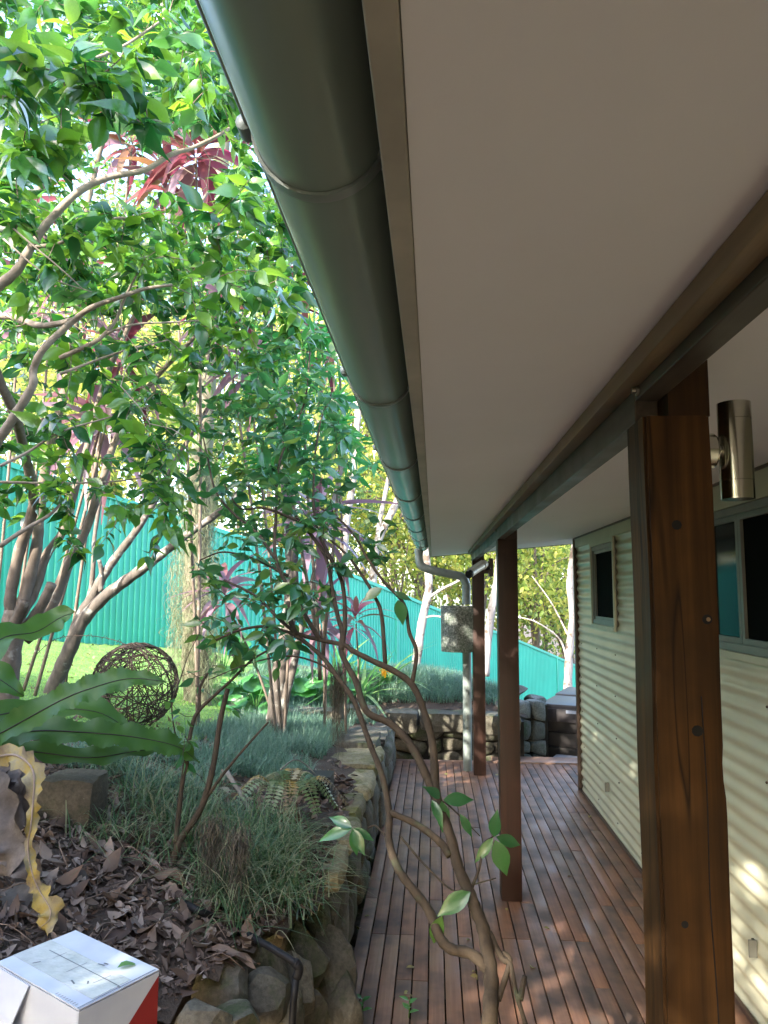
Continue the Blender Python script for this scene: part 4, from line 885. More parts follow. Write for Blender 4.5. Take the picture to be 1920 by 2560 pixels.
dfr = ribbon('dead_frond', [at(*p) for p in ((-60, 1905, 2.45), (0, 1890, 2.42), (45, 1890, 2.40), (82, 1925, 2.36), (84, 1990, 2.34), (78, 2060, 2.33), (70, 2120, 2.33), (80, 2180, 2.32), (98, 2225, 2.31), (125, 2270, 2.29), (122, 2300, 2.28), (100, 2318, 2.28))], .029, MT['deadfrond'], fern, (.25, -.95, .15), 60, .016, 7, .45, MT['litter'], .1, lambda t: .8+.35*math.sin(t*9)-.5*max(0, t-.8))
dfr['label'] = 'long yellow and grey dead frond hanging over the sandstone block'
for k, pts in enumerate(([(-60, 1900, 2.5), (10, 1920, 2.5), (28, 2000, 2.48), (15, 2080, 2.48), (-10, 2140, 2.45)], [(-40, 1910, 2.6), (40, 1905, 2.55), (70, 1940, 2.5), (60, 2010, 2.5), (30, 2060, 2.5)], [(-60, 1930, 2.5), (-10, 1960, 2.45), (10, 2050, 2.42), (30, 2130, 2.4), (-20, 2200, 2.4)], [(-50, 2050, 2.5), (10, 2110, 2.45), (60, 2150, 2.42), (100, 2190, 2.4)])):
    ribbon('dead_frond', [at(*p) for p in pts], .045, MT['greyfrond'], fern, (.3, -.9, .3), 26, .02, 4, .3, None, .4)
# ------------------------------------------------------------------ moss draped trunk and the other garden trunks
q = ghit(495, 1740); Yq = 6.9
mt_ = empty('mossy_tree', (at(490, 1650, Yq)[0], Yq, g1(at(490, 1650, Yq)[0], Yq)), 'straight trunk draped in pale hanging moss beside the woven ball', 'tree')
P = spline([at(*p) for p in ((500, 1830, Yq), (490, 1700, Yq), (487, 1550, Yq), (490, 1400, Yq), (500, 1200, Yq), (515, 1000, Yq), (530, 700, Yq), (560, 300, Yq), (600, -200, Yq))], 6)
MB().tube(P, np.linspace(.135, .07, len(P))*(1+.05*np.sin(np.arange(len(P)))), 12).obj('trunk', MT['mossbark'], mt_, True)
def strands(name, anchors, lmin, lmax, mat, parent, r=.0016, curl=.03):
    V, Fc, T = [], [], []; off = 0
    for a in anchors:
        L = random.uniform(lmin, lmax); n = 7; p = np.array(a, float); w_ = RNG.normal(0, curl, 2); tt = random.random()
        for i in range(n+1):
            t = i/n; c = p+np.array([w_[0]*math.sin(t*5)+RNG.normal(0, .006), w_[1]*math.cos(t*4)+RNG.normal(0, .006), -L*t]); sx = r*(1.3-t)
            e = RNG.normal(0, 1, 2); e = e/np.linalg.norm(e)*sx; V += [c-np.array([e[0], e[1], 0]), c+np.array([e[0], e[1], 0])]; T += [tt]*2
        Fc += [(off+2*i, off+2*i+1, off+2*i+3, off+2*i+2) for i in range(n)]; off += 2*(n+1)
    o = put(name, mesh(name, np.array(V), Fc, mat, True, T), parent); o['kind'] = 'stuff'; return o
an = []
for i in range(2600):
    a = random.uniform(0, 6.28); z = random.uniform(.95, 3.0); j = np.interp(z, P[:, 2], np.arange(len(P))); c = P[int(j)]; rr = random.uniform(.12, .21)*(1.15 if z < 2.2 else .8)
    an.append((c[0]+rr*math.cos(a), c[1]+rr*math.sin(a), z))
strands('hanging_moss', an, .10, .40, MT['moss'], mt_, .0022, .05)
def simple_tree(name, label, pts, r0, r1, mat, cat='tree', extra=(), group=None, sides=10):
    b0 = at(*pts[0]); t = empty(name, (b0[0], b0[1], g1(b0[0], b0[1])), label, cat, group); mb = MB(); nd = []
    limb(pts, r0, r1, mb, nd, sides); 
    for e in extra: limb(e[0], e[1], e[2], mb, nd, 8)
    mb.obj('trunk', mat, t, True); return t, nd
g2, nd = simple_tree('garden_tree', 'grey twin stemmed trunk rising from the mondo grass', [(685, 1850, 6.2), (690, 1780, 6.2), (700, 1680, 6.2), (715, 1590, 6.2), (730, 1450, 6.25), (720, 1250, 6.3), (690, 1000, 6.3), (660, 700, 6.4)], .082, .04, MT['lichen'], extra=(([(700, 1840, 6.15), (715, 1740, 6.1), (735, 1660, 6.1), (760, 1540, 6.15), (800, 1380, 6.2), (860, 1150, 6.3)], .04, .018),))
tips = [at(random.uniform(560, 900), random.uniform(560, 1080), random.uniform(5.8, 7.2)) for _ in range(60)]+[at(random.uniform(150, 780), random.uniform(-250, 700), random.uniform(5.6, 7.4)) for _ in range(120)]
tips = [t for t in tips if px_of(t)[0] < gut_x(px_of(t)[1])-15]
mb = MB(); tw = grow(nd, tips, mb); mb.obj('twigs', MT['twig'], g2, True)['kind'] = 'stuff'
P_, D, U, Sz = spray(tw, 9, .09); join_leaves('leaves', P_, D, U, Sz, CT, MT['camellia'], g2)
# dry moss clumps hanging near the wall and in the foreground
t = empty('moss_clump', tuple(at(843, 1690, 4.2)), 'long dry clump of hanging moss dangling from the shrub stems', 'hanging moss')
a0 = at(845, 1680, 4.2); strands('strands', [a0+RNG.normal(0, .022, 3)*np.array([1, 1, 1.5]) for _ in range(150)], .2, .52, MT['greymoss'], t, .0014, .02)
for qx, qy, lab in ((535, 2110, 'brown dry moss tuft hanging left of the liriope clump'), (600, 2140, 'wider brown dry moss tuft hanging in the liriope clump')):
    a0 = ghit(qx, qy+140)+np.array([0, -.05, .30]); t = empty('moss_clump', tuple(a0), lab, 'hanging moss', 'dry moss tufts')
    strands('strands', [a0+RNG.normal(0, .022, 3) for _ in range(140)], .12, .32, MT['greymoss'], t, .0014, .02)
# ------------------------------------------------------------------ white gums by the fence and the forest behind
GL = [leaf_tpl(.60, .2, .2, 3, .5), leaf_tpl(.45, .2, .4, 3, .45)]
def crown(t, c, rad, n, size, mat, clumps=26):
    cc = [np.array(c)+np.array(rad)*unit(RNG.normal(0, 1, 3))*random.uniform(.25, 1)**.5 for _ in range(clumps)]
    k = RNG.integers(0, clumps, n); P = np.array(cc)[k]+RNG.normal(0, 1, (n, 3))*np.array(rad)*.17
    D = RNG.normal(0, 1, (n, 3)); U = RNG.normal(0, .6, (n, 3))+np.array([0, 0, .6]); Sz = size*RNG.uniform(.6, 1.3, n)
    o = join_leaves('crown', P, D, U, Sz, GL, mat, t); return cc
gums = [('slim white gum trunk standing in front of the fence left of the rain head', [(1030, 1720, 12.2), (1040, 1660, 12.2), (1055, 1557, 12.2), (1072, 1467, 12.2), (1065, 1380, 12.2), (1060, 1250, 12.2), (1075, 1050, 12.2), (1060, 800, 12.2)], .085, .045, ([([(1070, 1495, 12.2), (1110, 1470, 12.0), (1150, 1450, 12.0), (1230, 1400, 12)], .03, .012), ([(1058, 1545, 12.2), (1085, 1540, 12.1), (1115, 1545, 12)], .022, .01)])),
    ('white gum trunk between the two far posts', [(1212, 1690, 14.2), (1218, 1612, 14.2), (1230, 1520, 14.2), (1243, 1440, 14.2), (1250, 1330, 14.2), (1240, 1150, 14.2), (1260, 900, 14.2)], .09, .05, ()),
    ('peeling white gum trunk beside the corner of the house', [(1418, 1790, 17.5), (1420, 1700, 17.5), (1424, 1620, 17.5), (1432, 1540, 17.5), (1425, 1450, 17.5), (1440, 1300, 17.5), (1430, 1000, 17.5)], .105, .07, ([([(1420, 1665, 17.5), (1400, 1600, 17.4), (1340, 1555, 17), (1280, 1540, 17)], .03, .01), ([(1426, 1600, 17.5), (1380, 1510, 17.3), (1330, 1440, 17)], .025, .01)])),
    ('forked white gum leaning right behind the gutter end', [(930, 1480, 14.5), (940, 1370, 14.5), (965, 1310, 14.5), (995, 1246, 14.5), (1020, 1150, 14.5), (1050, 1000, 14.5)], .085, .06, ([([(940, 1370, 14.5), (950, 1300, 14.5), (964, 1230, 14.5), (978, 1150, 14.5), (985, 1000, 14.5)], .05, .035)])),
    ('pale gum trunk behind the lance leaved shrub', [(850, 1560, 13), (858, 1400, 13), (868, 1290, 13), (880, 1220, 13), (890, 1100, 13), (905, 900, 13)], .075, .06, ())]
for lab, pts, r0, r1, ex in gums:
    t, nd = simple_tree('gum_tree', lab, pts, r0, r1, MT['gumbark'], extra=ex, group='white trunked gums along the fence')
    e = at(*pts[-1]); crown(t, (e[0], e[1], e[2]+1.2), (1.8, 1.8, 1.6), 500, .16, MT['gumleaf'], 14)
    mb = MB(); nodes = list(nd)
random.seed(21); RNG = np.random.default_rng(21)
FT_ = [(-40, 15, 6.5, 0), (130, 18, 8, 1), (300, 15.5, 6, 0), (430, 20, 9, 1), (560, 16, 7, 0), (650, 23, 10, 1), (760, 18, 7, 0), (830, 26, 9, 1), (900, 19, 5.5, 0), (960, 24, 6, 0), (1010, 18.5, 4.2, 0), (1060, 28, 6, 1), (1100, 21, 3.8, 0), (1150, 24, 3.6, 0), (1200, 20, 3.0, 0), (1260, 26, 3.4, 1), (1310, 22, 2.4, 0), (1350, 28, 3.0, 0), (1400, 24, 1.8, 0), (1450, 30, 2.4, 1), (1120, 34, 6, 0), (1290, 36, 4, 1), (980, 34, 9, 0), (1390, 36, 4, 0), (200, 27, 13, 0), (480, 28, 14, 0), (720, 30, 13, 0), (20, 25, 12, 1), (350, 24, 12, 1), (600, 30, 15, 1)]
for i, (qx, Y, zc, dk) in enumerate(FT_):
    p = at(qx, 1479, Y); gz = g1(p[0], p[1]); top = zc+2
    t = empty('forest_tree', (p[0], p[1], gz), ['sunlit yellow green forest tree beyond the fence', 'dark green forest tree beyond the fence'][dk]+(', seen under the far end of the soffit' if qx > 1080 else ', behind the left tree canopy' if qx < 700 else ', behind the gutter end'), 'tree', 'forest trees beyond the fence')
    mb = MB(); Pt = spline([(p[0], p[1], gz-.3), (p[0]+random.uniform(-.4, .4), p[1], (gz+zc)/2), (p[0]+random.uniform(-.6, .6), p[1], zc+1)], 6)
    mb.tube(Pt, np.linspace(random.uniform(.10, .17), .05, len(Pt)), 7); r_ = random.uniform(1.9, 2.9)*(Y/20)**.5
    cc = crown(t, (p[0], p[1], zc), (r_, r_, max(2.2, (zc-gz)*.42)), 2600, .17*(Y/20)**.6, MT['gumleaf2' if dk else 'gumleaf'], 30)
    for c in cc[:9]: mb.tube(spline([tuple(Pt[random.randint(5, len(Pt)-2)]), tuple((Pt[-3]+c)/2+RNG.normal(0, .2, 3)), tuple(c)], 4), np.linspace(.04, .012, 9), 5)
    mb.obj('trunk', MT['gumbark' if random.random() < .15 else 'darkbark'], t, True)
# low scrub along the foot of the forest
for i in range(16):
    s = 2.0+i*1.2; q = FP0+fd*s-fn*random.uniform(2.2, 6.0); gz = ftop(s)-1.8
    t = empty('forest_shrub', (q[0], q[1], gz), 'bushy sunlit undergrowth shrub just beyond the fence', 'shrub', 'undergrowth beyond the fence')
    crown(t, (q[0], q[1], gz+1.7), (1.0, 1.0, 1.3), 900, .12, MT['gumleaf' if i % 3 else 'gumleaf2'], 14)
    MB().tube(spline([(q[0], q[1], gz-.4), (q[0]+.1, q[1], gz+.8), (q[0]-.1, q[1]+.1, gz+1.9)], 4), .03, 6).obj('stem', MT['darkbark'], t, True)
for i in range(9):
    s = .9+i*1.2; q = FP0+fd*s-fn*random.uniform(1.5, 3.5); gz = ftop(s)-1.8
    t = empty('understory_tree', (q[0], q[1], gz), 'pale green understory tree just beyond the upper fence', 'tree', 'understory trees beyond the upper fence')
    cc = crown(t, (q[0], q[1], gz+3.6), (1.3, 1.3, 1.6), 1500, .13, MT['gumleaf' if i % 3 else 'gumleaf2'], 20); mb = MB(); Pt = spline([(q[0], q[1], gz-.4), (q[0]+.15, q[1], gz+1.8), (q[0]-.1, q[1]+.1, gz+3.9)], 5); mb.tube(Pt, np.linspace(.06, .02, len(Pt)), 6)
    for c in cc[:7]: mb.tube(spline([tuple(Pt[random.randint(4, 8)]), tuple((Pt[-2]+c)/2+RNG.normal(0, .15, 3)), tuple(c)], 4), np.linspace(.02, .006, 9), 5)
    mb.obj('trunk', MT['darkbark'], t, True)
# unseen evergreens added behind and left of the camera to shade bed and deck
for k, (x, y, zc, r_, rz, n, lab) in enumerate(((-3.7, -1.3, 3.7, 1.5, 2.0, 12000, 'unseen dense dark evergreen shrub added as shade behind and left of the camera'), (-5.1, -2.2, 4.3, 1.3, 1.6, 8000, 'unseen tall dark evergreen added as shade uphill behind the camera'), (-1.5, -3.3, 3.1, 1.6, 2.0, 9000, 'unseen dense dark evergreen tree added as shade straight behind the camera'),
        (-5.3, .5, 2.9, 1.5, 1.5, 7000, 'unseen dense dark evergreen shrub added as shade uphill past the left end of the bed'), (.2, -5.2, 3.2, 1.8, 1.9, 7000, 'unseen dense dark evergreen tree added as shade behind the near end of the deck'))):
    gz = g1(x, y); t = empty('added_shade_tree', (x, y, gz), lab, 'tree')
    crown(t, (x, y, zc), (r_, r_, rz), n, .15, MT['gumleaf2'], 50)
    MB().tube(spline([(x, y, gz-.3), (x+.1, y+.1, (gz+zc)/2), (x, y, zc+.6)], 6), np.linspace(.12, .04, 13), 9).obj('trunk', MT['darkbark'], t, True)
# ------------------------------------------------------------------ woven ball and barbed wire
random.seed(5); RNG = np.random.default_rng(5)
bc = at(338, 1712, 5.0); R_ = .285
ball = empty('woven_ball', (bc[0], bc[1], bc[2]-R_), 'open round ball woven from dark rusty vine twigs on the lawn', 'garden ball')
for i in range(105):
    n_ = unit(RNG.normal(0, 1, 3)); a = unit(np.cross(n_, (0.3, .5, .8))); bq = np.cross(n_, a); off = random.uniform(-.55, .55)*R_; rr = math.sqrt(R_**2-off**2)
    s0_, L = random.uniform(0, 6.28), random.uniform(2.2, 5.5); Q = []
    for k in range(20):
        th = s0_+L*k/19; Q.append(bc+n_*(off+random.uniform(-.006, .006))+(a*math.cos(th)+bq*math.sin(th))*rr*(1+random.uniform(-.018, .018)))
    MB().tube(Q, random.uniform(.002, .0042), 4).obj('vine_twig', MT['rust'], ball, True)
bw = empty('barbed_wire', tuple(at(175, 1592, 5.1)), 'rusty strand of barbed wire looping over the lawn to the woven ball', 'wire')
Q = spline([at(*p) for p in ((88, 1640, 5.2), (110, 1618, 5.15), (140, 1598, 5.1), (178, 1590, 5.05), (230, 1590, 5.0), (285, 1600, 5.0), (330, 1618, 4.98))], 10)
MB().tube(Q, .0024, 4).obj('strand', MT['rust'], bw, True)
for i in range(3, len(Q)-2, 7): MB().tube([Q[i]-np.array([.012, 0, .012]), Q[i]+np.array([.012, 0, .014])], .0018, 4).obj('barb', MT['rust'], bw)
for i in range(5, len(Q)-2, 7): MB().tube([Q[i]-np.array([.010, 0, -.014]), Q[i]+np.array([.010, 0, -.012])], .0018, 4).obj('barb', MT['rust'], bw)
# ------------------------------------------------------------------ strap leaves, broad leaves, flower
ST = [leaf_tpl(.075, .4, .7, 9, .35, .9), leaf_tpl(.085, .4, 1.1, 9, .35, .9, twist=.4), leaf_tpl(.07, .5, .35, 9, .35, .9)]
for qx, qy, Y, sz, n, lab in ((900, 1680, 8.6, .62, 26, 'striped green strap leaved clump in front of the fence'), (970, 1690, 9.0, .55, 20, 'strap leaved clump beside the yellow flower'), (850, 1640, 9.0, .6, 20, 'strap leaved clump behind the fork of the deck shrub')):
    h = at(qx, qy, Y); t = empty('strap_plant', (h[0], h[1], g1(h[0], h[1])), lab, 'strap leaved plant', 'strap leaved clumps'); h[2] = g1(h[0], h[1])
    Pp, D = [], []
    for i in range(n):
        a = i*2.4; el = math.radians(random.uniform(35, 85)); Pp.append(h+RNG.normal(0, .05, 3)*np.array([1, 1, .2])); D.append((math.cos(a)*math.cos(el), math.sin(a)*math.cos(el), math.sin(el)))
    leaf_objs('leaf', Pp, D, [(0, 0, 1.0)]*n, [sz*random.uniform(.8, 1.25) for _ in range(n)], make_tpl_meshes('leaf', ST, MT['strap']), t)
h = at(962, 1675, 8.0); t = empty('flower_head', tuple(h), 'small yellow orange flower head among the strap leaves', 'flower')
MB().tube(spline([(h[0]-.1, h[1]+.1, g1(h[0], h[1])), (h[0]-.05, h[1]+.03, h[2]-.1), tuple(h)], 5), .004, 5).obj('stem', MT['strap'], t)
FL = [leaf_tpl(.3, .3, .3, 3)]; leaf_objs('petal', [h+RNG.normal(0, .015, 3) for _ in range(34)], [unit(RNG.normal(0, 1, 3)+np.array([.5, 0, -.2])) for _ in range(34)], [(0, 0, 1.0)]*34, [.07]*34, make_tpl_meshes('petal', FL, MT['flower']), t)
def broad_tpl():
    V = [(0, .12, 0)]; n = 22
    for i in range(n):
        a = 2*math.pi*i/n; r = .5*(1+.12*math.cos(a))*(1-.42*math.exp(-((a-math.pi)/.42)**2))
        V.append((r*math.sin(a)*.95, .45+r*math.cos(a), .05*math.cos(6*a)*.4-.14*abs(math.sin(a))+.02))
    return np.array(V), [(0, 1+i, 1+(i+1) % n) for i in range(n)]
BL = [broad_tpl()]
for qx, qy, Y, n, lab in ((600, 1730, 7.6, 12, 'broad heart shaped leaf clump left of the grey twin trunk'), (680, 1690, 8.2, 12, 'broad leaf clump behind the grey twin trunk'), (790, 1680, 8.2, 9, 'broad leaf clump right of the grey twin trunk'), (560, 1570, 8.4, 7, 'taller broad leaf plant beside the mossy trunk'), (640, 1780, 7.2, 5, 'low bright lobed leaf plant at the foot of the grey twin trunk')):
    h = at(qx, qy, Y); gz = g1(h[0], h[1]); t = empty('broad_leaf_plant', (h[0], h[1], gz), lab, 'plant', 'broad leaved plants'); hh = max(.25, h[2]-gz)
    bm_ = make_tpl_meshes('leaf', BL, MT['bigleaf'])
    for i in range(n):
        a = i*2.4+random.random(); r_ = random.uniform(.08, .32); e = np.array([h[0]+r_*math.cos(a), h[1]+r_*math.sin(a), gz+hh*random.uniform(.6, 1.15)])
        MB().tube(spline([(h[0], h[1], gz), ((h[0]+e[0])/2, (h[1]+e[1])/2, gz+hh*.7), tuple(e)], 4), .006, 5).obj('stalk', MT['strap'], t)
        leaf_objs('leaf', [e], [(math.cos(a), math.sin(a)-.5, -.55)], [(0, -.3, 1.0)], [random.uniform(.20, .32)], bm_, t)
# ------------------------------------------------------------------ grasses
def blades(name, C, L, mat, lean=1.0, w=.004, kind='stuff', parent=None, nseg=4, up_=.9):
    C = np.asarray(C, float); n = len(C); az_ = RNG.uniform(0, 6.283, n); L = L*RNG.uniform(.55, 1.2, n); ln = lean*RNG.uniform(.3, 1.2, n); V = np.zeros((n, nseg*2+1, 3)); dx, dy = np.cos(az_), np.sin(az_)
    for i in range(nseg+1):
        t = i/nseg; r = L*ln*(.25*t+.55*t*t); z = L*up_*(t*1.15-.62*ln*t*t); ww = w*(1-t*.85)
        if i == nseg: V[:, 2*nseg] = C+np.stack([dx*r, dy*r, z], 1)
        else:
            V[:, 2*i] = C+np.stack([dx*r-dy*ww, dy*r+dx*ww, z], 1); V[:, 2*i+1] = C+np.stack([dx*r+dy*ww, dy*r-dx*ww, z], 1)
    m_ = nseg*2+1; q = np.array([(2*i, 2*i+1, 2*i+3, 2*i+2) for i in range(nseg-1)]); tr = np.array([(2*nseg-2, 2*nseg-1, 2*nseg)])
    off = (np.arange(n)*m_)[:, None, None]; Fc = (q[None]+off).reshape(-1, 4).tolist()+(tr[None]+off).reshape(-1, 3).tolist()
    o = put(name, mesh(name, V.reshape(-1, 3), Fc, mat, True, np.repeat(RNG.random(n), m_)), parent)
    if kind: o['kind'] = kind
    return o
def scatter(n, x0, x1, y0, y1, test=None, dens=None):
    P = np.stack([RNG.uniform(x0, x1, n), RNG.uniform(y0, y1, n)], 1)
    if test is not None: P = P[[bool(test(a, c)) for a, c in P]]
    z = G(P[:, 0], P[:, 1]); return np.concatenate([P, z[:, None]], 1)
blob = lambda x, y: math.sin(x*7.1+y*3.3)+math.sin(y*6.3-x*4.1) > -1.15
mondo = blades('mondo_grass', scatter(30000, -2.3, -.80, 4.35, 7.6, lambda x, y: blob(x, y) and x > -1.66), .17, MT['mondo'], 1.15, .0026)
blades('mondo_grass', scatter(15000, -.62, 1.0, 8.62, 10.3, lambda x, y: not (x > .75 and y < 9)), .19, MT['mondo'], 1.2, .003); blades('mondo_grass', scatter(9000, -2.2, -.6, 7.6, 9.6, blob), .2, MT['mondo'], 1.1, .003)
blades('mondo_grass', scatter(3500, -1.9, -.75, 3.55, 4.4, lambda x, y: blob(x*1.3, y*1.4) and not (-1.15 < x < -.75 and 3.7 < y < 4.4)), .17, MT['mondo'], 1.1, .0028)
onlawn = lambda x, y: x < -1.62-.10*math.sin(y*2.1) and y > 4.15 and (np.array([x, y])-FP0)@fn > .04
lw = put('lawn', gmesh('lawn', np.arange(-4.6, -1.5, .08), np.arange(4.1, 9.6, .08), onlawn, MT['lawnsoil'], G, .016)); tag(lw, kind='structure')
blades('lawn_grass', scatter(48000, -4.4, -1.5, 4.1, 9.3, onlawn), .05, MT['lawn'], 1.0, .0026)
def clump(qx, qy, n, L, lab, spread=.07, mat='lirio', lean=1.0):
    h = ghit(qx, qy); t = empty('grass_clump', tuple(h), lab, 'grass clump', 'liriope clumps in the bed'); C = h+RNG.normal(0, 1, (n, 3))*np.array([spread, spread, 0]); C[:, 2] = G(C[:, 0], C[:, 1])
    C = C[:int(n*.62)]; blades('blades', C, L*1.22, MT[mat], lean*1.5, .0034, 'stuff', t, 6)
for a in ((640, 2205, 420, .30, 'dense green liriope clump left of the corner stone'), (700, 2160, 340, .28, 'bright tipped liriope clump beside the mossy capstone'), (560, 2240, 260, .26, 'liriope clump above the black pipe'), (720, 2260, 260, .24, 'liriope tuft hanging over the boulders'), (480, 2120, 260, .24, 'liriope clump at the foot of the pruned sapling'),
    (360, 2010, 220, .22, 'liriope tuft right of the sandstone block'), (300, 1940, 220, .24, 'pale arching tuft above the sandstone block'), (420, 2060, 240, .20, 'low dark tuft in the middle of the bed'), (340, 2120, 160, .18, 'small tuft in the leaf litter'), (560, 2080, 260, .22, 'tuft behind the dry moss'), (700, 2110, 200, .26, 'tuft under the fern stump'), (240, 2090, 120, .17, 'sparse tuft at the foot of the sandstone block'), (610, 2300, 150, .20, 'sparse tuft above the pipe elbow'), (460, 2000, 240, .20, 'tuft behind the pruned sapling')): clump(*a)
# small fern stump with curled fronds
h = ghit(720, 2060); t = empty('fern_stump', tuple(h), 'small brown fern stump with curled pale fronds behind the liriope', 'fern')
boulder(t, (h[0], h[1], h[2]+.03), (.10, .09, .08), 9, MT['litter'], 'stump', 2)
for k in range(12):
    a = k*.55; L = random.uniform(.18, .34); C = spline([(h[0], h[1], h[2]+.08), (h[0]+L*.5*math.cos(a), h[1]+L*.5*math.sin(a), h[2]+.24), (h[0]+L*math.cos(a), h[1]+L*math.sin(a), h[2]+.10)], 6); mb = MB(); mb.tube(C, .002, 4)
    T_ = unit(np.gradient(C, axis=0)); V, Fc = [], []
    for i in range(2, len(C)-1):
        for j in range(2):
            for sg in (-1, 1):
                sd = unit(np.cross(T_[i], (0, 0, 1)))*sg; c = C[i]*(1-j*.5)+C[i+1]*j*.5; l_ = .05*math.sin(math.pi*i/len(C))+.008; mb.add([c, c+sd*l_*.5+T_[i]*.008, c+sd*l_-np.array([0, 0, .008]), c+sd*l_*.5-T_[i]*.008], [(0, 1, 2, 3)])
    mb.obj('frond', MT['deadfrond' if k % 3 == 0 else 'lirio'], t, True)
# ------------------------------------------------------------------ leaf litter
LT = [leaf_tpl(.45, .5, .35, 4, .45), leaf_tpl(.36, .8, -.3, 4, .5, twist=.8), leaf_tpl(.6, .3, .5, 4, .5, twist=-.6), leaf_tpl(.28, .6, .2, 4, .45)]
def lit(n, x0, x1, y0, y1, size, test, h=.012):
    C = scatter(n, x0, x1, y0, y1, test); k = len(C); C[:, 2] += RNG.uniform(.0, h, k)
    e = .03; gx = (G(C[:, 0]+e, C[:, 1])-G(C[:, 0]-e, C[:, 1]))/(2*e); gy = (G(C[:, 0], C[:, 1]+e)-G(C[:, 0], C[:, 1]-e))/(2*e)
    a = RNG.uniform(0, 6.28, k); D = np.stack([np.cos(a), np.sin(a), gx*np.cos(a)+gy*np.sin(a)+RNG.normal(.05, .22, k)], 1); U = np.stack([-gx, -gy, np.ones(k)], 1)+RNG.normal(0, .32, (k, 3)); U[RNG.random(k) < .4] *= -1
    return C, D, U, np.minimum(size*np.exp(RNG.normal(0, .5, k)), .095)
tl = lambda x, y: inbed(x, y)
C, D, U, Sz = lit(260, -1.75, -.62, 1.9, 3.3, .052, tl, .03); split_leaves('fallen_leaf', 'leaf_litter', C, D, U, Sz, LT, MT['litter'], bed, 300)
C, D, U, Sz = lit(17000, -2.4, -.5, 1.2, 3.7, .032, tl, .03); o = join_leaves('leaf_litter', C, D, U, Sz, LT, MT['litter'], None)
C, D, U, Sz = lit(2600, -2.4, -.5, 3.7, 5.0, .045, tl); o = join_leaves('leaf_litter', C, D, U, Sz, LT, MT['litter'], None)
C, D, U, Sz = lit(700, -4, 1, 5.0, 9.5, .05, tl); o = join_leaves('leaf_litter', C, D, U, Sz, LT, MT['litter'], None)
# dry bark strips and sticks in the litter
for k, (x1_, y1_, x2_, y2_, wd, mt_k, lab) in enumerate(((215, 2125, 302, 2180, .032, 'greyfrond', 'broad grey dead leaf lying across the litter'), (385, 2230, 470, 2275, .022, 'litter', 'brown curled bark strip at the start of the black pipe'), (150, 2235, 232, 2225, .04, 'greyfrond', 'pale torn dead frond piece in the litter'), (300, 2320, 370, 2370, .020, 'greyfrond', 'grey bark strip beside the white box'), (500, 2385, 640, 2430, .016, 'litter', 'tan bark strips lying on the boulders'), (520, 2415, 650, 2420, .012, 'litter', 'thin tan bark strip on the boulders'), (10, 2240, 60, 2300, .04, 'greyfrond', 'dark grey frond piece at the left edge of the litter'), (275, 1980, 300, 2075, .018, 'litter', 'brown broken stalk behind the sandstone block'))):
    a, q = ghit(x1_, y1_), ghit(x2_, y2_); m_ = (a+q)/2+np.array([0, 0, .035]); a[2] += .012; q[2] += .012
    o = ribbon('bark_strip', [a, m_, q], wd, MT[mt_k], None, (0, -.3, 1), 14, .006, 2, .25, None, .5); tag(o, lab, 'dead leaf', 'bark strips and dead fronds in the litter')
a, q = ghit(650, 2080), at(567, 1930, ghit(600, 2020)[1]-.05); st = MB().tube(spline([a, (a+q)/2+np.array([.0, 0, .015]), q], 6), np.linspace(.008, .013, 13), 7).obj('dead_stalk', MT['gumbark'], None, True); tag(st, 'pale dead palm stalk leaning out of the mondo grass', 'stalk')
random.seed(8)
for i in range(130):
    x, y = random.uniform(-2, -.55), random.uniform(1.6, 3.6)
    if not inbed(x, y): continue
    a = random.uniform(0, 6.28); L = random.uniform(.05, .22); z = g1(x, y)+.015; o = MB().tube(spline([(x, y, z), (x+L*.5*math.cos(a), y+L*.5*math.sin(a), z+random.uniform(.0, .03)), (x+L*math.cos(a+.3), y+L*math.sin(a+.3), g1(x+L*math.cos(a), y+L*math.sin(a))+.02)], 3), random.uniform(.0012, .003), 4).obj('fallen_twig', MT['twig'], bed, True)
# leaves dropped on the deck
DL = make_tpl_meshes('deck_leaf', [LT[0], LT[2]], MT['deckleaf'])
for i, (qx, qy) in enumerate(((1025, 1936), (1060, 1930), (1090, 1940), (1110, 1935), (1140, 1935), (1070, 1945), (1240, 1935), (1045, 1925), (1125, 1942), (1330, 1990), (1360, 2320), (1175, 2440), (1180, 2430), (1330, 2420), (1015, 2420), (1033, 2490), (925, 2290), (900, 2320), (1480, 2040), (1430, 2190), (1265, 2270), (985, 1975), (1165, 2350), (1010, 2485))):
    p = atz(qx, qy, .004); o = bpy.data.objects.new('fallen_leaf', DL[i % 2]); COL.objects.link(o); o.location = p; s = random.uniform(.035, .07); o.scale = (s, s, s); o.rotation_euler = (random.uniform(-.1, .1), random.uniform(-.1, .1), random.uniform(0, 6.28)); tag(o, 'small dry fallen leaf lying on the deck boards', 'leaf', 'fallen leaves on the deck')
# little seedlings poking up through the deck gaps
SD = [leaf_tpl(.6, .2, .2, 4)]
for k, (qx, qy, lab) in enumerate(((905, 2520, 'small green seedling growing through the deck at lower left'), (1022, 2525, 'small green seedling growing through the deck beside the shrub base'))):
    p = atz(qx, qy+20, .0); t = empty('seedling', tuple(p), lab, 'seedling')
    MB().tube([p, p+np.array([.005, 0, .07])], .0018, 5).obj('stem', MT['strap'], t)
    leaf_objs('leaf', [p+np.array([0, 0, .02+.012*i]) for i in range(5)], [(math.cos(i*2.3), math.sin(i*2.3), .5) for i in range(5)], [(0, 0, 1.0)]*5, [.045]*5, make_tpl_meshes('leaf', SD, MT['bigleaf']), t)
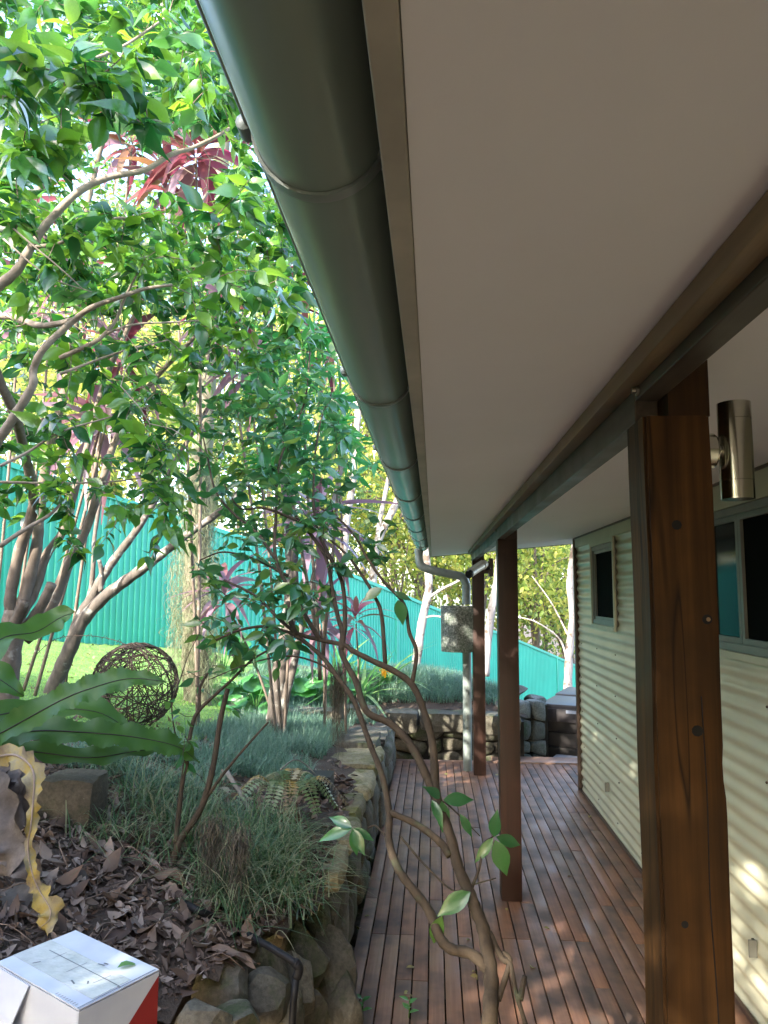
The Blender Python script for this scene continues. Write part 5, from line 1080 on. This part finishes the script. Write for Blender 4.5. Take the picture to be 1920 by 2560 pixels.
# ------------------------------------------------------------------ black irrigation pipe, garden light, plant crate
pp = empty('irrigation_pipe', tuple(ghit(500, 2290)), 'black polythene pipe running over the boulders and down the bank', 'pipe')
A = [ghit(455, 2262)+np.array([0, 0, .01]), at(500, 2278, ghit(500, 2290)[1]-.05), at(560, 2305, 2.86), at(615, 2335, 2.78), at(670, 2365, 2.72), at(715, 2392, 2.68), at(745, 2412, 2.66)]
o = MB().tube(spline(A, 8), .0125, 12).obj('pipe', MT['black'], pp, True)
E_ = at(745, 2412, 2.66); o = MB().tube([A[-2]*.25+E_*.75, E_], .0165, 12).tube(spline([E_+np.array([-.006, 0, .004]), E_+np.array([.004, 0, -.012]), at(741, 2445, 2.655)], 5), .0165, 12).obj('elbow', MT['black'], pp, True)
MB().tube([at(741, 2440, 2.655), at(734, 2500, 2.64), at(728, 2600, 2.62), at(726, 2700, 2.60)], .0125, 12).obj('drop_pipe', MT['black'], pp, True)
q = atz(803, 1872, .56); t = empty('garden_light', tuple(q), 'small black garden light cap standing at the end of the capstones', 'garden light')
o = MB().lathe(q-np.array([0, 0, .02]), (0, 0, 1), [(0, .022), (.05, .022), (.052, .028), (.075, .028), (.08, .02)], 16).obj('cap', MT['black'], t, True); autosmooth(o)
MB().lathe(q-np.array([0, 0, .3]), (0, 0, 1), [(0, .006), (.29, .008)], 6).obj('spike', MT['black'], t)
h = ghit(775, 1985); cr = empty('plant_crate', tuple(h), 'low black plastic plant crate half hidden behind the fern stump', 'crate')
for k in range(4): MB().box(h[0]-.10, h[0]+.13, h[1]-.075, h[1]-.07, h[2]+.01+.028*k, h[2]+.028+.028*k, .001).obj('slat', MT['black'], cr)
MB().box(h[0]-.10, h[0]+.13, h[1]-.069, h[1]+.10, h[2], h[2]+.115, .003).obj('body', MT['black'], cr)
Q = spline([at(700, 1925, h[1]-.2), at(735, 1900, h[1]-.1), at(765, 1912, h[1]), at(798, 1950, h[1]), at(790, 1965, h[1]-.05)], 6); o = MB().tube(Q, .004, 6).obj('hoop', MT['gumbark'], cr, True)
# ------------------------------------------------------------------ white cardboard box
zt = .80; K = [atz(0, 2412, zt), atz(180, 2325, zt), atz(380, 2420, zt), atz(215, 2535, zt)]     # left, back, right, front
u = unit(((K[2]-K[1])+(K[3]-K[0]))/2); v = unit(((K[1]-K[0])+(K[2]-K[3]))/2); v = unit(v-u*(u@v)); c = sum(K)/4
lu, lv = (np.linalg.norm(K[2]-K[1])+np.linalg.norm(K[3]-K[0]))/2, (np.linalg.norm(K[1]-K[0])+np.linalg.norm(K[2]-K[3]))/2
bx = empty('cardboard_box', (c[0], c[1], zt-.24), 'white cardboard box with red printed side sitting in the leaf litter', 'box')
def bxp(a, e, z): return c+u*a*lu/2+v*e*lv/2+np.array([0, 0, z])
def quad(name, pts, mat, nrm, t=.003):
    nrm = np.asarray(nrm, float); n = len(pts); V = [p for p in pts]+[p+nrm*t for p in pts]
    return MB().add(V, [tuple(range(n))[::-1], tuple(range(n, 2*n))]+[(i, (i+1) % n, n+(i+1) % n, n+i) for i in range(n)]).obj(name, mat, bx)
HB = .25
quad('side', [bxp(1, -1, -.003), bxp(1, 1, -.003), bxp(1, 1, -HB), bxp(1, -1, -HB)], MT['board'], -u, .004)
quad('side', [bxp(-1, -1, -.003), bxp(-1, 1, -.003), bxp(-1, 1, -HB), bxp(-1, -1, -HB)], MT['board'], u, .004)
quad('side', [bxp(-.97, -1, -.003), bxp(.97, -1, -.003), bxp(.97, -1, -HB), bxp(-.97, -1, -HB)], MT['board'], v, .004)
quad('side', [bxp(-.97, 1, -.003), bxp(.97, 1, -.003), bxp(.97, 1, -HB), bxp(-.97, 1, -HB)], MT['board'], -v, .004)
quad('flap', [bxp(-1, .02, 0), bxp(1.0, .02, 0), bxp(1, 1, 0), bxp(-1, 1, 0)], MT['board'], (0, 0, 1))
quad('flap', [bxp(-1, -1, 0), bxp(1, -1, 0), bxp(1, .005, -.001), bxp(-1, .005, -.001)], MT['board'], (0, 0, 1))
quad('tape_strip', [bxp(-1.0, -.62, .0034), bxp(.93, -.62, .0034), bxp(.93, .34, .0034), bxp(-1.0, .34, .0034)], MT['ptape'], (0, 0, 1), .0006)
mb = MB()
def inkline(p, q, w=.0008):
    p, q = np.array(p), np.array(q); d = unit(q-p); s_ = np.cross(d, (0, 0, 1))*w; mb.add([p-s_, p+s_, q+s_, q-s_], [(0, 1, 2, 3)])
Zi = .0046
inkline(bxp(-.72, .02, Zi), bxp(.95, .02, Zi), .0012); inkline(bxp(-.45, -.16, Zi), bxp(-.45, .2, Zi)); inkline(bxp(.05, -.32, Zi), bxp(.05, .2, Zi)); inkline(bxp(.6, -.25, Zi), bxp(.62, .18, Zi)); inkline(bxp(.97, -1, Zi), bxp(.97, .95, Zi), .0014)
for k in range(9): inkline(bxp(.45+.055*k, -.97, Zi), bxp(.45+.055*k, -.90, Zi), .001)
for a, e, a2, e2 in ((-.55, -.55, -.5, -.4), (.3, -.45, .42, -.5), (.5, -.25, .56, -.33), (.2, .32, .32, .36), (.25, .42, .33, .44)): inkline(bxp(a, e, Zi), bxp(a2, e2, Zi), .0022)
o = mb.obj('pen_marks', MT['ink'], bx); o['kind'] = 'stuff'
# red wedge print on the right hand side
e = u*.0008
def side(e_, z): return bxp(1, e_, z)+e
quad('red_print', [side(.99, -.012), side(.99, -HB), side(.55, -HB), side(.30, -.13), side(-.05, -HB), side(-.55, -HB), side(-.15, -.13)], MT['red'], u, .0005)
quad('torn_flap', [bxp(-1.0, -1.0, -.004), bxp(-.1, -1.03, -.004), bxp(-.25, -1.22, -.09), bxp(-.1, -1.3, -.2), bxp(-1.0, -1.28, -.2), bxp(-1.1, -1.15, -.08)], MT['board'], -v, .003)
quad('torn_edge', [bxp(-1.15, -1.06, -.08), bxp(-.85, -1.32, -.09), bxp(-.85, -1.34, -.24), bxp(-1.15, -1.12, -.24)], MT['craft'], -v, .003)
p = bxp(.55, .42, .008); leaf_objs('green_leaf', [p], [(.7, .6, .15)], [(0, 0, 1.0)], [.058], make_tpl_meshes('green_leaf', [LT[0]], MT['strap']), None)
o = bpy.data.objects['green_leaf']; tag(o, 'pale green fallen leaf lying on top of the white box', 'leaf')
